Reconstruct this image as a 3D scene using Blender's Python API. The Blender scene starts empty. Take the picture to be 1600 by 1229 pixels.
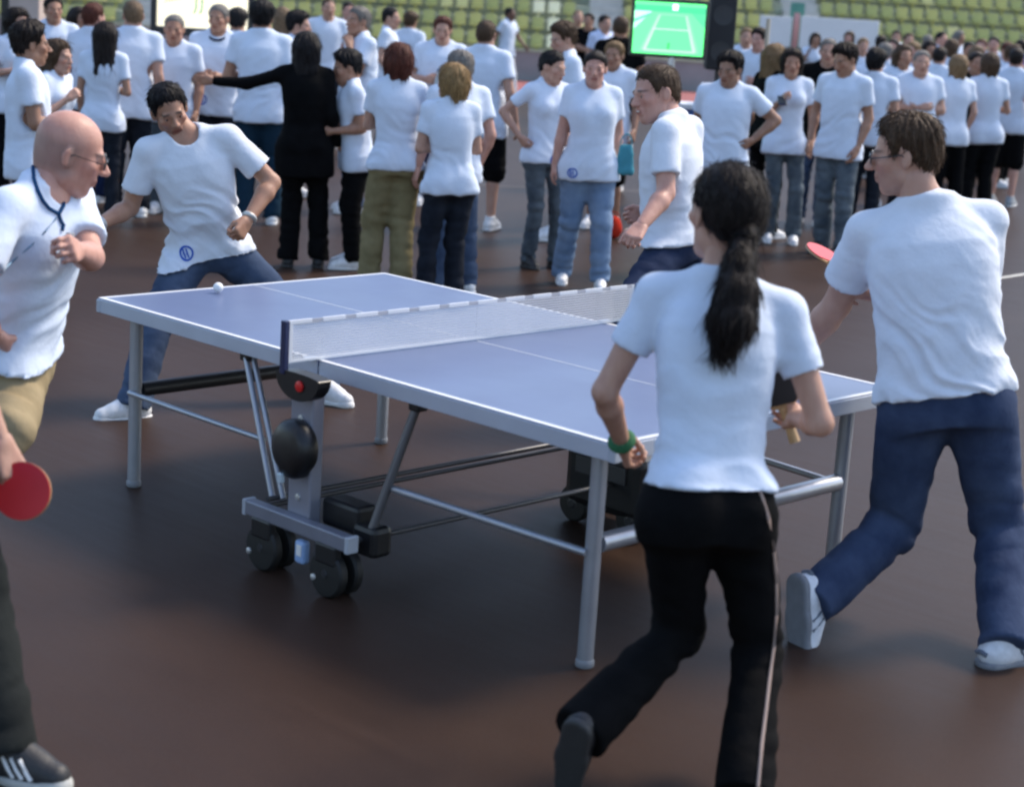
import bpy, bmesh, math, random
import numpy as np
from mathutils import Vector, Matrix
from mathutils.bvhtree import BVHTree

random.seed(7)
SC = bpy.context.scene
COL = SC.collection

# ------------------------------------------------------------------ camera
CAM = np.array([4.746, -4.7712, 2.0481])
YAW, PITCH, ROLL, FOC = 2.33111, -0.216886, 0.064272, 2836.83   # focal length in pixels of the 1600 px wide photograph
PW, PH = 1600.0, 1229.0


def cam_axes():
    f = np.array([math.cos(PITCH) * math.cos(YAW), math.cos(PITCH) * math.sin(YAW), math.sin(PITCH)])
    r = np.array([math.sin(YAW), -math.cos(YAW), 0.0])
    u = np.cross(r, f)
    c, s = math.cos(ROLL), math.sin(ROLL)
    return np.array([c * r + s * u, -s * r + c * u, f])


CR = cam_axes()
cam_data = bpy.data.cameras.new('camera')
cam_data.sensor_width = 36.0
cam_data.lens = FOC / PW * 36.0
cam_data.clip_end = 1000.0
cam_data.dof.use_dof = True
cam_data.dof.focus_distance = 7.6
cam_data.dof.aperture_fstop = 2.8
cam_obj = bpy.data.objects.new('camera', cam_data)
COL.objects.link(cam_obj)
m = Matrix.Identity(4)
for i in range(3):
    m[i][0], m[i][1], m[i][2], m[i][3] = CR[0][i], CR[1][i], -CR[2][i], CAM[i]
cam_obj.matrix_world = m
SC.camera = cam_obj

# ------------------------------------------------------------------ sky, sun, exposure
SUN_EL, SUN_AZ = math.radians(50), math.radians(78)   # azimuth: direction towards the sun, counter-clockwise from +X
world = bpy.data.worlds.new('World')
SC.world = world
world.use_nodes = True
wn = world.node_tree.nodes
sky = wn.new('ShaderNodeTexSky')
sky.sky_type = 'NISHITA'
sky.sun_disc = False
sky.sun_elevation = SUN_EL
sky.sun_rotation = math.pi / 2 - SUN_AZ
sky.air_density = 1.0
sky.dust_density = 1.5
sky.ozone_density = 1.2
wn['Background'].inputs['Strength'].default_value = 0.125
world.node_tree.links.new(sky.outputs['Color'], wn['Background'].inputs['Color'])
sun_data = bpy.data.lights.new('sun', 'SUN')
sun_data.energy = 1.5
sun_data.angle = math.radians(15)
sun_data.color = (1.0, 0.88, 0.72)
sun = bpy.data.objects.new('sun', sun_data)
COL.objects.link(sun)
sd = Vector((math.cos(SUN_EL) * math.cos(SUN_AZ), math.cos(SUN_EL) * math.sin(SUN_AZ), math.sin(SUN_EL)))
sun.rotation_euler = sd.to_track_quat('Z', 'Y').to_euler()
SC.view_settings.view_transform = 'Standard'
SC.view_settings.look = 'None'
SC.view_settings.exposure = 1.30
SC.view_settings.gamma = 1.0
SC.view_settings.use_curve_mapping = False
SC.render.engine = 'CYCLES'
SC.cycles.use_denoising = True
SC.cycles.filter_width = 2.4
SC.cycles.max_bounces = 6
SC.cycles.diffuse_bounces = 3
SC.cycles.glossy_bounces = 3
SC.cycles.transparent_max_bounces = 8


def at_d(px, py, d):
    """World point seen at a photo pixel at depth d (metres along the view axis)."""
    return CAM + np.array([(px - PW / 2) / FOC, -(py - PH / 2) / FOC, 1.0]) @ CR * d


def at_z(px, py, z=0.0):
    v = np.array([(px - PW / 2) / FOC, -(py - PH / 2) / FOC, 1.0]) @ CR
    return CAM + v * ((z - CAM[2]) / v[2])


# ------------------------------------------------------------------ materials
MATS = {}


def material(name, col, rough=0.6, metal=0.0, var=0.0, vscale=8.0, bump=0.0, bscale=60.0, spec=0.5, col2=None, sheen=0.0,
             sss=0.0, emit=0.0, alpha=1.0, coat=0.0, stretch=None, detail=4.0):
    if name in MATS:
        return MATS[name]
    mt = bpy.data.materials.new(name)
    mt.use_nodes = True
    nt = mt.node_tree
    b = nt.nodes['Principled BSDF']
    b.inputs['Base Color'].default_value = (*col, 1)
    b.inputs['Roughness'].default_value = rough
    b.inputs['Metallic'].default_value = metal
    b.inputs['Specular IOR Level'].default_value = spec
    b.inputs['Sheen Weight'].default_value = sheen
    b.inputs['Coat Weight'].default_value = coat
    b.inputs['Alpha'].default_value = alpha
    if sss:
        b.inputs['Subsurface Weight'].default_value = sss
        b.inputs['Subsurface Radius'].default_value = (0.012, 0.005, 0.003)
        b.inputs['Subsurface Scale'].default_value = 1.0
    if emit:
        b.inputs['Emission Color'].default_value = (*col, 1)
        b.inputs['Emission Strength'].default_value = emit
    tc = nt.nodes.new('ShaderNodeTexCoord')
    vec = tc.outputs['Object']
    if stretch:
        mp = nt.nodes.new('ShaderNodeMapping')
        mp.inputs['Scale'].default_value = stretch
        nt.links.new(vec, mp.inputs['Vector'])
        vec = mp.outputs['Vector']
    if var or col2:
        n = nt.nodes.new('ShaderNodeTexNoise')
        n.inputs['Scale'].default_value = vscale
        n.inputs['Detail'].default_value = detail
        n.inputs['Roughness'].default_value = 0.6
        nt.links.new(vec, n.inputs['Vector'])
        cr = nt.nodes.new('ShaderNodeValToRGB')
        c2 = col2 if col2 else tuple(min(1, c * (1 + var)) for c in col)
        c1 = col if col2 else tuple(c * (1 - var) for c in col)
        cr.color_ramp.elements[0].position, cr.color_ramp.elements[1].position = 0.33, 0.67
        cr.color_ramp.elements[0].color, cr.color_ramp.elements[1].color = (*c1, 1), (*c2, 1)
        nt.links.new(n.outputs['Fac'], cr.inputs['Fac'])
        nt.links.new(cr.outputs['Color'], b.inputs['Base Color'])
    if bump:
        n2 = nt.nodes.new('ShaderNodeTexNoise')
        n2.inputs['Scale'].default_value = bscale
        n2.inputs['Detail'].default_value = 5.0
        nt.links.new(vec, n2.inputs['Vector'])
        bp = nt.nodes.new('ShaderNodeBump')
        bp.inputs['Strength'].default_value = 1.0
        bp.inputs['Distance'].default_value = bump
        nt.links.new(n2.outputs['Fac'], bp.inputs['Height'])
        nt.links.new(bp.outputs['Normal'], b.inputs['Normal'])
    MATS[name] = mt
    return mt


def cloth(name, col, var=0.08, vscale=14, bump=0.0018, bscale=55, col2=None):
    return material('cloth_' + name, col, rough=0.9, var=var, vscale=vscale, bump=bump, bscale=bscale, spec=0.08, sheen=0.0, col2=col2)


def skin_mat(name, col):
    """Skin: base colour times a vertex tint (lips, brows, stubble)."""
    key = 'skin_' + name
    if key in MATS:
        return MATS[key]
    mt = material(key, col, rough=0.48, sss=0.08, bump=0.0012, bscale=140, spec=0.4)
    nt = mt.node_tree
    b = nt.nodes['Principled BSDF']
    at = nt.nodes.new('ShaderNodeAttribute')
    at.attribute_name = 'tint'
    n = nt.nodes.new('ShaderNodeTexNoise')
    n.inputs['Scale'].default_value = 22
    n.inputs['Detail'].default_value = 4
    cr = nt.nodes.new('ShaderNodeValToRGB')
    cr.color_ramp.elements[0].color = (col[0] * .76, col[1] * .64, col[2] * .62, 1)
    cr.color_ramp.elements[1].color = (min(1, col[0] * 1.16), min(1, col[1] * 1.22), min(1, col[2] * 1.22), 1)
    nt.links.new(n.outputs['Fac'], cr.inputs['Fac'])
    mx = nt.nodes.new('ShaderNodeMix')
    mx.data_type = 'RGBA'
    mx.blend_type = 'MULTIPLY'
    mx.inputs['Factor'].default_value = 1.0
    nt.links.new(cr.outputs['Color'], mx.inputs['A'])
    nt.links.new(at.outputs['Color'], mx.inputs['B'])
    nt.links.new(mx.outputs['Result'], b.inputs['Base Color'])
    return mt


SKIN = {'fair': (0.50, 0.29, 0.21), 'pink': (0.55, 0.30, 0.23), 'tan': (0.40, 0.215, 0.14), 'olive': (0.32, 0.175, 0.115), 'brown': (0.17, 0.085, 0.055)}
HAIR = {'black': (0.006, 0.005, 0.006), 'dark': (0.011, 0.007, 0.006), 'brown': (0.055, 0.032, 0.018), 'red': (0.075, 0.022, 0.014),
        'blonde': (0.24, 0.15, 0.065), 'light': (0.16, 0.10, 0.05), 'grey': (0.16, 0.145, 0.13), 'sand': (0.13, 0.085, 0.05)}
TEE = (0.655, 0.725, 0.84)


def hair_mat(k):
    c = HAIR[k]
    return material('hair_' + k, tuple(x * .6 for x in c), rough=0.55, col2=tuple(x * 1.7 for x in c), vscale=90, bump=0.004, bscale=110,
                    stretch=(2.0, 2.0, 0.22), spec=0.22)


# ------------------------------------------------------------------ objects
def tag(o, label=None, cat=None, group=None, kind=None):
    if label:
        o['label'] = label
    if cat:
        o['category'] = cat
    if group:
        o['group'] = group
    if kind:
        o['kind'] = kind
    return o


def empty(name, loc, label=None, cat=None, group=None):
    o = bpy.data.objects.new(name, None)
    o.empty_display_size = 0.2
    COL.objects.link(o)
    o.location = Vector(loc)
    return tag(o, label, cat, group)


def link_mesh(name, me, mat, parent=None, smooth=True, origin=None):
    """Link a mesh whose vertices are in world space; origin (the parent's location) is subtracted."""
    if origin is not None:
        me.transform(Matrix.Translation(-Vector(origin)))
    if mat is not None and not me.materials:
        me.materials.append(mat)
    if smooth:
        me.polygons.foreach_set('use_smooth', [True] * len(me.polygons))
    o = bpy.data.objects.new(name, me)
    COL.objects.link(o)
    if parent is not None:
        o.parent = parent
    return o


def np_mesh(name, V, Q, tint=None):
    me = bpy.data.meshes.new(name)
    V = np.asarray(V, np.float32)
    Q = np.asarray(Q, np.int32)
    me.vertices.add(len(V))
    me.vertices.foreach_set('co', V.ravel())
    me.loops.add(Q.size)
    me.loops.foreach_set('vertex_index', Q.ravel())
    me.polygons.add(len(Q))
    me.polygons.foreach_set('loop_start', np.arange(0, Q.size, Q.shape[1], dtype=np.int32))
    me.update(calc_edges=True)
    if tint is not None:
        a = me.attributes.new('tint', 'FLOAT_COLOR', 'POINT')
        c = np.ones((len(V), 4), np.float32)
        c[:, :3] = tint
        a.data.foreach_set('color', c.ravel())
    return me


class Bld:
    """Collects simple solids (boxes, tubes, lathes) into one mesh."""
    def __init__(s):
        s.bm = bmesh.new()

    def box(s, c, size, rot=None, bev=0.0):
        r = bmesh.ops.create_cube(s.bm, size=1.0)
        vs = r['verts']
        mt = Matrix.Translation(Vector(c)) @ (rot.to_4x4() if rot is not None else Matrix.Identity(4)) @ Matrix.Diagonal((*size, 1))
        bmesh.ops.transform(s.bm, matrix=mt, verts=vs)
        if bev:
            es = list({e for v in vs for e in v.link_edges})
            bmesh.ops.bevel(s.bm, geom=es, offset=bev, segments=2, affect='EDGES', profile=0.5)
        return s

    def tube(s, a, b, r, r2=None, seg=12, cap=True):
        a, b = Vector(a), Vector(b)
        r2 = r if r2 is None else r2
        d = b - a
        q = d.to_track_quat('Z', 'Y')
        res = bmesh.ops.create_cone(s.bm, cap_ends=cap, segments=seg, radius1=r, radius2=r2, depth=d.length)
        bmesh.ops.transform(s.bm, matrix=Matrix.Translation((a + b) / 2) @ q.to_matrix().to_4x4(), verts=res['verts'])
        return s

    def path(s, pts, r, seg=8, closed=False):
        pts = [Vector(p) for p in pts]
        n = len(pts)
        rings = []
        for i, p in enumerate(pts):
            d = (pts[(i + 1) % n] - pts[i - 1]) if closed else (pts[min(i + 1, n - 1)] - pts[max(i - 1, 0)])
            q = d.to_track_quat('Z', 'Y')
            rr = r[i] if isinstance(r, (list, tuple)) else r
            rings.append([s.bm.verts.new(p + q @ Vector((rr * math.cos(2 * math.pi * k / seg), rr * math.sin(2 * math.pi * k / seg), 0))) for k in range(seg)])
        # keep rings aligned by nearest start vertex
        def bridge(A, B):
            off = min(range(seg), key=lambda o: (A[0].co - B[o].co).length)
            for k in range(seg):
                s.bm.faces.new((A[k], A[(k + 1) % seg], B[(k + 1 + off) % seg], B[(k + off) % seg]))
        for i in range(n - 1):
            bridge(rings[i], rings[i + 1])
        if closed:
            bridge(rings[-1], rings[0])
        else:
            s.bm.faces.new(rings[0][::-1])
            s.bm.faces.new(rings[-1])
        return s

    def lathe(s, c, axis, prof, seg=20, closed=True):
        """prof: list of (radius, height along axis)."""
        c = Vector(c)
        q = Vector(axis).normalized().to_track_quat('Z', 'Y')
        rings = []
        for r, h in prof:
            rings.append([s.bm.verts.new(c + q @ Vector((max(r, 1e-4) * math.cos(2 * math.pi * k / seg), max(r, 1e-4) * math.sin(2 * math.pi * k / seg), h))) for k in range(seg)])
        for A, B in zip(rings, rings[1:]):
            for k in range(seg):
                s.bm.faces.new((A[k], A[(k + 1) % seg], B[(k + 1) % seg], B[k]))
        if closed:
            s.bm.faces.new(rings[0][::-1])
            s.bm.faces.new(rings[-1])
        return s

    def prism(s, pts, vec):
        """Extrude a planar polygon (list of 3-D points) along vec."""
        v = Vector(vec)
        A = [s.bm.verts.new(Vector(p)) for p in pts]
        B = [s.bm.verts.new(Vector(p) + v) for p in pts]
        n = len(A)
        s.bm.faces.new(A[::-1])
        s.bm.faces.new(B)
        for i in range(n):
            s.bm.faces.new((A[i], A[(i + 1) % n], B[(i + 1) % n], B[i]))
        return s

    def mesh(s, name):
        bmesh.ops.recalc_face_normals(s.bm, faces=s.bm.faces)
        me = bpy.data.meshes.new(name)
        s.bm.to_mesh(me)
        s.bm.free()
        return me

    def build(s, name, mat, parent=None, smooth=False, origin=None):
        o = link_mesh(name, s.mesh(name), mat, parent, smooth=False, origin=origin)
        if smooth:
            me = o.data
            me.polygons.foreach_set('use_smooth', [True] * len(me.polygons))
            me.set_sharp_from_angle(angle=math.radians(40))
        return o


# ------------------------------------------------------------------ implicit surfaces (bodies and clothes)
BIG = 0.3


def nrm(v):
    v = np.asarray(v, float)
    return v / (np.linalg.norm(v) + 1e-12)


class Grid:
    def __init__(s, lo, hi, vx):
        s.lo = np.asarray(lo, float)
        s.vx = vx
        s.n = np.maximum(np.ceil((np.asarray(hi, float) - s.lo) / vx).astype(int) + 1, 4)
        s.F = np.full(s.n, BIG, np.float32)
        s.ax = [(s.lo[i] + vx * np.arange(s.n[i])).astype(np.float32) for i in range(3)]

    def sub(s, lo, hi):
        a = np.clip(np.floor((np.asarray(lo) - s.lo) / s.vx).astype(int), 0, s.n)
        b = np.clip(np.ceil((np.asarray(hi) - s.lo) / s.vx).astype(int) + 1, 0, s.n)
        if np.any(b <= a):
            return None, None
        sl = tuple(slice(a[i], b[i]) for i in range(3))
        return sl, (s.ax[0][sl[0]][:, None, None], s.ax[1][sl[1]][None, :, None], s.ax[2][sl[2]][None, None, :])

    def add(s, prim, k=0.02, op='add'):
        fn, lo, hi = prim
        e = k + 2.5 * s.vx
        sl, xyz = s.sub(np.asarray(lo) - e, np.asarray(hi) + e)
        if sl is None:
            return
        d = fn(*xyz)
        a = s.F[sl]
        if op == 'add':
            if k > 0:
                h = np.maximum(k - np.abs(a - d), 0) / k
                s.F[sl] = np.minimum(a, d) - h * h * k * .25
            else:
                s.F[sl] = np.minimum(a, d)
        else:
            d = -d
            if k > 0:
                h = np.maximum(k - np.abs(a - d), 0) / k
                s.F[sl] = np.maximum(a, d) + h * h * k * .25
            else:
                s.F[sl] = np.maximum(a, d)

    def cut(s, fn, k=0.0):
        d = fn(s.ax[0][:, None, None], s.ax[1][None, :, None], s.ax[2][None, None, :])
        if k > 0:
            h = np.maximum(k - np.abs(s.F - d), 0) / k
            s.F = np.maximum(s.F, d) + h * h * k * .25
        else:
            s.F = np.maximum(s.F, d)

    def mesh(s):
        F = s.F
        F[0], F[-1], F[:, 0], F[:, -1], F[:, :, 0], F[:, :, -1] = (np.maximum(x, 1e-3) for x in (F[0], F[-1], F[:, 0], F[:, -1], F[:, :, 0], F[:, :, -1]))
        S = F < 0
        cnt = np.zeros(s.n - 1, np.int8)
        for dx in (0, 1):
            for dy in (0, 1):
                for dz in (0, 1):
                    cnt += S[dx:s.n[0] - 1 + dx, dy:s.n[1] - 1 + dy, dz:s.n[2] - 1 + dz]
        act = (cnt > 0) & (cnt < 8)
        idx = np.argwhere(act)
        if len(idx) == 0:
            return np.zeros((0, 3)), np.zeros((0, 4), int)
        vid = np.full(act.shape, -1, np.int32)
        vid[act] = np.arange(len(idx))
        i, j, k = idx.T
        C = [(a, b, c) for a in (0, 1) for b in (0, 1) for c in (0, 1)]
        val = {c: F[i + c[0], j + c[1], k + c[2]] for c in C}
        acc = np.zeros((len(idx), 3))
        num = np.zeros(len(idx))
        for c0 in C:
            for ax in range(3):
                if c0[ax]:
                    continue
                c1 = list(c0)
                c1[ax] = 1
                f0, f1 = val[c0], val[tuple(c1)]
                mk = (f0 < 0) != (f1 < 0)
                t = np.where(mk, f0 / np.where(mk, f0 - f1, 1), 0)
                pt = np.repeat(np.array(c0, float)[None], len(idx), 0)
                pt[:, ax] += t
                acc[mk] += pt[mk]
                num += mk
        V = s.lo + s.vx * (idx + acc / num[:, None])
        Q = []
        m = S[:-1, 1:-1, 1:-1] != S[1:, 1:-1, 1:-1]
        a, b, c = np.nonzero(m)
        q = np.stack([vid[a, b, c], vid[a, b + 1, c], vid[a, b + 1, c + 1], vid[a, b, c + 1]], 1)
        fl = ~S[:-1, 1:-1, 1:-1][m]
        q[fl] = q[fl][:, ::-1]
        Q.append(q)
        m = S[1:-1, :-1, 1:-1] != S[1:-1, 1:, 1:-1]
        a, b, c = np.nonzero(m)
        q = np.stack([vid[a, b, c], vid[a, b, c + 1], vid[a + 1, b, c + 1], vid[a + 1, b, c]], 1)
        fl = ~S[1:-1, :-1, 1:-1][m]
        q[fl] = q[fl][:, ::-1]
        Q.append(q)
        m = S[1:-1, 1:-1, :-1] != S[1:-1, 1:-1, 1:]
        a, b, c = np.nonzero(m)
        q = np.stack([vid[a, b, c], vid[a + 1, b, c], vid[a + 1, b + 1, c], vid[a, b + 1, c]], 1)
        fl = ~S[1:-1, 1:-1, :-1][m]
        q[fl] = q[fl][:, ::-1]
        Q.append(q)
        return V, np.concatenate(Q)


def rcone(a, b, ra, rb, clip=None):
    a, b = np.asarray(a, float), np.asarray(b, float)
    ba = b - a
    l2 = float(ba @ ba) + 1e-9

    def fn(x, y, z):
        px, py, pz = x - a[0], y - a[1], z - a[2]
        h = np.clip((px * ba[0] + py * ba[1] + pz * ba[2]) / l2, 0, 1)
        d = np.sqrt((px - h * ba[0]) ** 2 + (py - h * ba[1]) ** 2 + (pz - h * ba[2]) ** 2) - (ra + (rb - ra) * h)
        if clip is not None:
            e, v = clip
            d = np.maximum(d, (x - e[0]) * v[0] + (y - e[1]) * v[1] + (z - e[2]) * v[2])
        return d
    R = max(ra, rb)
    return fn, np.minimum(a, b) - R, np.maximum(a, b) + R


def ellip(c, rad, axes=None):
    c = np.asarray(c, float)
    A = np.eye(3) if axes is None else np.asarray(axes, float)
    r = np.asarray(rad, float)

    def fn(x, y, z):
        px, py, pz = x - c[0], y - c[1], z - c[2]
        u = [px * A[i][0] + py * A[i][1] + pz * A[i][2] for i in range(3)]
        k0 = np.sqrt((u[0] / r[0]) ** 2 + (u[1] / r[1]) ** 2 + (u[2] / r[2]) ** 2) + 1e-6
        k1 = np.sqrt((u[0] / r[0] ** 2) ** 2 + (u[1] / r[1] ** 2) ** 2 + (u[2] / r[2] ** 2) ** 2) + 1e-6
        return k0 * (k0 - 1) / k1
    R = r.max()
    return fn, c - R, c + R


def tubefield(P, N, hx, sx, ts, ws, ds, fs, tlo, thi):
    """Elliptical tube along P->N; hx, sx: lateral axis at the bottom and top; fs: forward offset."""
    P, N = np.asarray(P, float), np.asarray(N, float)
    L = np.linalg.norm(N - P)
    ax = (N - P) / L
    hx = nrm(hx - ax * (hx @ ax))
    sx = nrm(sx - ax * (sx @ ax))
    hf, sf = np.cross(ax, hx), np.cross(ax, sx)
    ts, ws, ds, fs = (np.asarray(v, float) for v in (ts, ws, ds, fs))

    def fn(x, y, z):
        px, py, pz = x - P[0], y - P[1], z - P[2]
        t = (px * ax[0] + py * ax[1] + pz * ax[2]) / L
        tc = np.clip(t, 0, 1)
        u = (px * hx[0] + py * hx[1] + pz * hx[2]) * (1 - tc) + (px * sx[0] + py * sx[1] + pz * sx[2]) * tc
        v = (px * hf[0] + py * hf[1] + pz * hf[2]) * (1 - tc) + (px * sf[0] + py * sf[1] + pz * sf[2]) * tc
        w = np.interp(t, ts, ws)
        d = np.interp(t, ts, ds)
        v = v - np.interp(t, ts, fs)
        k0 = (np.abs(u / w) ** 2.4 + np.abs(v / d) ** 2.4) ** (1 / 2.4) + 1e-6
        k1 = np.sqrt((u / w ** 2) ** 2 + (v / d ** 2) ** 2) + 1e-6
        dd = k0 * (k0 - 1) / k1
        return np.maximum(dd, np.maximum((t - thi) * L, (tlo - t) * L))
    R = max(ws.max(), ds.max()) + 0.03
    a, b = P + ax * L * tlo, P + ax * L * thi
    return fn, np.minimum(a, b) - R, np.maximum(a, b) + R


def vnormals(V, Q):
    n = np.cross(V[Q[:, 2]] - V[Q[:, 0]], V[Q[:, 3]] - V[Q[:, 1]])
    N = np.zeros_like(V)
    for c in range(4):
        np.add.at(N, Q[:, c], n)
    return N / (np.linalg.norm(N, axis=1, keepdims=True) + 1e-12)


def relax(V, Q, it=1, lam=0.5):
    for _ in range(it):
        S = np.zeros_like(V)
        c = np.zeros(len(V))
        for a in range(4):
            b = (a + 1) % 4
            np.add.at(S, Q[:, a], V[Q[:, b]])
            np.add.at(S, Q[:, b], V[Q[:, a]])
            np.add.at(c, Q[:, a], 1)
            np.add.at(c, Q[:, b], 1)
        V = V + lam * (S / np.maximum(c, 1)[:, None] - V)
    return V


_perm = np.random.RandomState(3).permutation(256)
_perm = np.concatenate([_perm, _perm, _perm])
_gr = np.random.RandomState(4).randn(256, 3)
_gr /= np.linalg.norm(_gr, axis=1, keepdims=True)


def perlin(P):
    I = np.floor(P).astype(int)
    f = P - I
    I &= 255
    u = f * f * f * (f * (f * 6 - 15) + 10)
    r = 0
    for dx in (0, 1):
        for dy in (0, 1):
            for dz in (0, 1):
                h = _perm[_perm[_perm[(I[:, 0] + dx) & 255] + ((I[:, 1] + dy) & 255)] + ((I[:, 2] + dz) & 255)]
                g = _gr[h]
                d = (f - (dx, dy, dz)) * g
                w = (u[:, 0] if dx else 1 - u[:, 0]) * (u[:, 1] if dy else 1 - u[:, 1]) * (u[:, 2] if dz else 1 - u[:, 2])
                r = r + w * d.sum(1)
    return r


# ------------------------------------------------------------------ shared pieces of a figure (head, hair, hands, shoes), in local space
CACHE = {}
UP = np.array([0, 0, 1.0])


def head_mesh(kind, vx):
    """Local head: x right, y forward, z up, origin in the middle of the skull, chin to crown 0.235 m."""
    key = ('head', kind, vx)
    if key in CACHE:
        return CACHE[key]
    fem = kind[0] == 'f'
    v = {'m0': (0, 0, 0), 'm1': (.004, .006, -.004), 'm2': (-.003, -.004, .004), 'f0': (-.004, -.004, .004), 'f1': (0, -.002, .002)}[kind]
    g = Grid((-.11, -.125, -.175), (.11, .145, .135), vx)
    g.add(ellip((0, -.012, .035), (.076 + v[0] * .5, .097, .085)), 0)
    g.add(ellip((0, .022, -.035), (.060 + v[0], .074, .080)), .03)
    g.add(ellip((0, -.045, -.02), (.060, .054, .062)), .03)
    jw = .046 + v[0] - (.006 if fem else 0)
    for sx in (-1, 1):
        g.add(rcone((sx * jw, .005, -.068), (sx * .014, .062 + v[2], -.096), .024, .021), .025)
        g.add(ellip((sx * .043, .060, -.016), (.022, .022, .018)), .02)
    g.add(ellip((0, .066 + v[2], -.098), (.022, .020, .020)), .02)
    g.add(rcone((-.036, .082, .020), (.036, .082, .020), .012, .012), .015)
    nl = .008 + v[1]
    g.add(rcone((0, .091, .012), (0, .106 + nl, -.026), .008, .0125), .014)
    for sx in (-1, 1):
        g.add(ellip((sx * .013, .099 + nl * .6, -.030), (.009, .011, .008)), .008)
        g.add(ellip((sx * .032, .104, .003), (.017, .018, .012)), .012, 'cut')
    g.add(rcone((-.020, .091, -.055), (.020, .091, -.055), .0085, .0085), .008)
    g.add(rcone((-.018, .089, -.068), (.018, .089, -.068), .0095, .0095), .008)
    g.add(rcone((-.028, .099, -.0615), (.028, .099, -.0615), .003, .003), .004, 'cut')
    for sx in (-1, 1):
        # lids
        g.add(rcone((sx * .020, .086, .0115), (sx * .043, .080, .0105), .006, .006), .006)
        g.add(rcone((sx * .021, .084, -.006), (sx * .043, .079, -.005), .006, .006), .006)
        ea = nrm((sx * .25, -.2, .95))
        ax = np.array([nrm((1, sx * .45, 0)), nrm((-sx * .45, 1, .2)), (0, -.2, 1)])
        g.add(ellip((sx * .081, -.014, -.004), (.008, .019, .032), ax), .008)
        g.add(ellip((sx * .092, -.008, .002), (.007, .010, .017), ax), .006, 'cut')
    nr = .047 if fem else .056
    g.add(rcone((0, -.022, -.03), (0, -.035, -.20), nr, nr), .03)
    V, Q = g.mesh()
    if vx < .009:
        V = relax(V, Q, 1, .3)
    # colour of lips and brows
    T = np.ones((len(V), 3))
    x, y, z = np.abs(V[:, 0]), V[:, 1], V[:, 2]
    lip = np.exp(-((x / .024) ** 4 + ((z + .0615) / .011) ** 4)) * (y > .07)
    T *= 1 - lip[:, None] * np.array([.12, .45, .42])
    lipline = np.exp(-((x / .026) ** 4 + ((z + .0615) / .0035) ** 2)) * (y > .07)
    T *= 1 - lipline[:, None] * .6
    br = np.exp(-(((x - .033) / .020) ** 4 + ((z - .0265 + (x - .033) * .12) / .0052) ** 4)) * (y > .05)
    T *= 1 - br[:, None] * (.55 if fem else .85)
    chk = np.exp(-(((x - .042) / .022) ** 2 + ((z + .022) / .022) ** 2)) * (y > .03)
    T *= 1 - chk[:, None] * np.array([0, .14, .12])
    CACHE[key] = (V, Q, T)
    return CACHE[key]


def stubble(V, T, amt):
    x, y, z = np.abs(V[:, 0]), V[:, 1], V[:, 2]
    m = np.clip((-.028 - z) / .02, 0, 1) * np.clip((y + .005) / .03, 0, 1) * (z > -.125)
    return T * (1 - amt * m[:, None] * np.array([.85, .9, .85]))


def shaved(V, T):
    """Cropped greying stubble round the sides and back of a bald head."""
    x, y, z = np.abs(V[:, 0]), V[:, 1], V[:, 2]
    m = np.clip((.052 - z) / .03, 0, 1) * np.clip((.030 - y) / .03, 0, 1) * np.clip((z + .075) / .03, 0, 1) * (x < .086)
    return T * (1 - m[:, None] * np.array([.36, .28, .24]))


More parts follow.
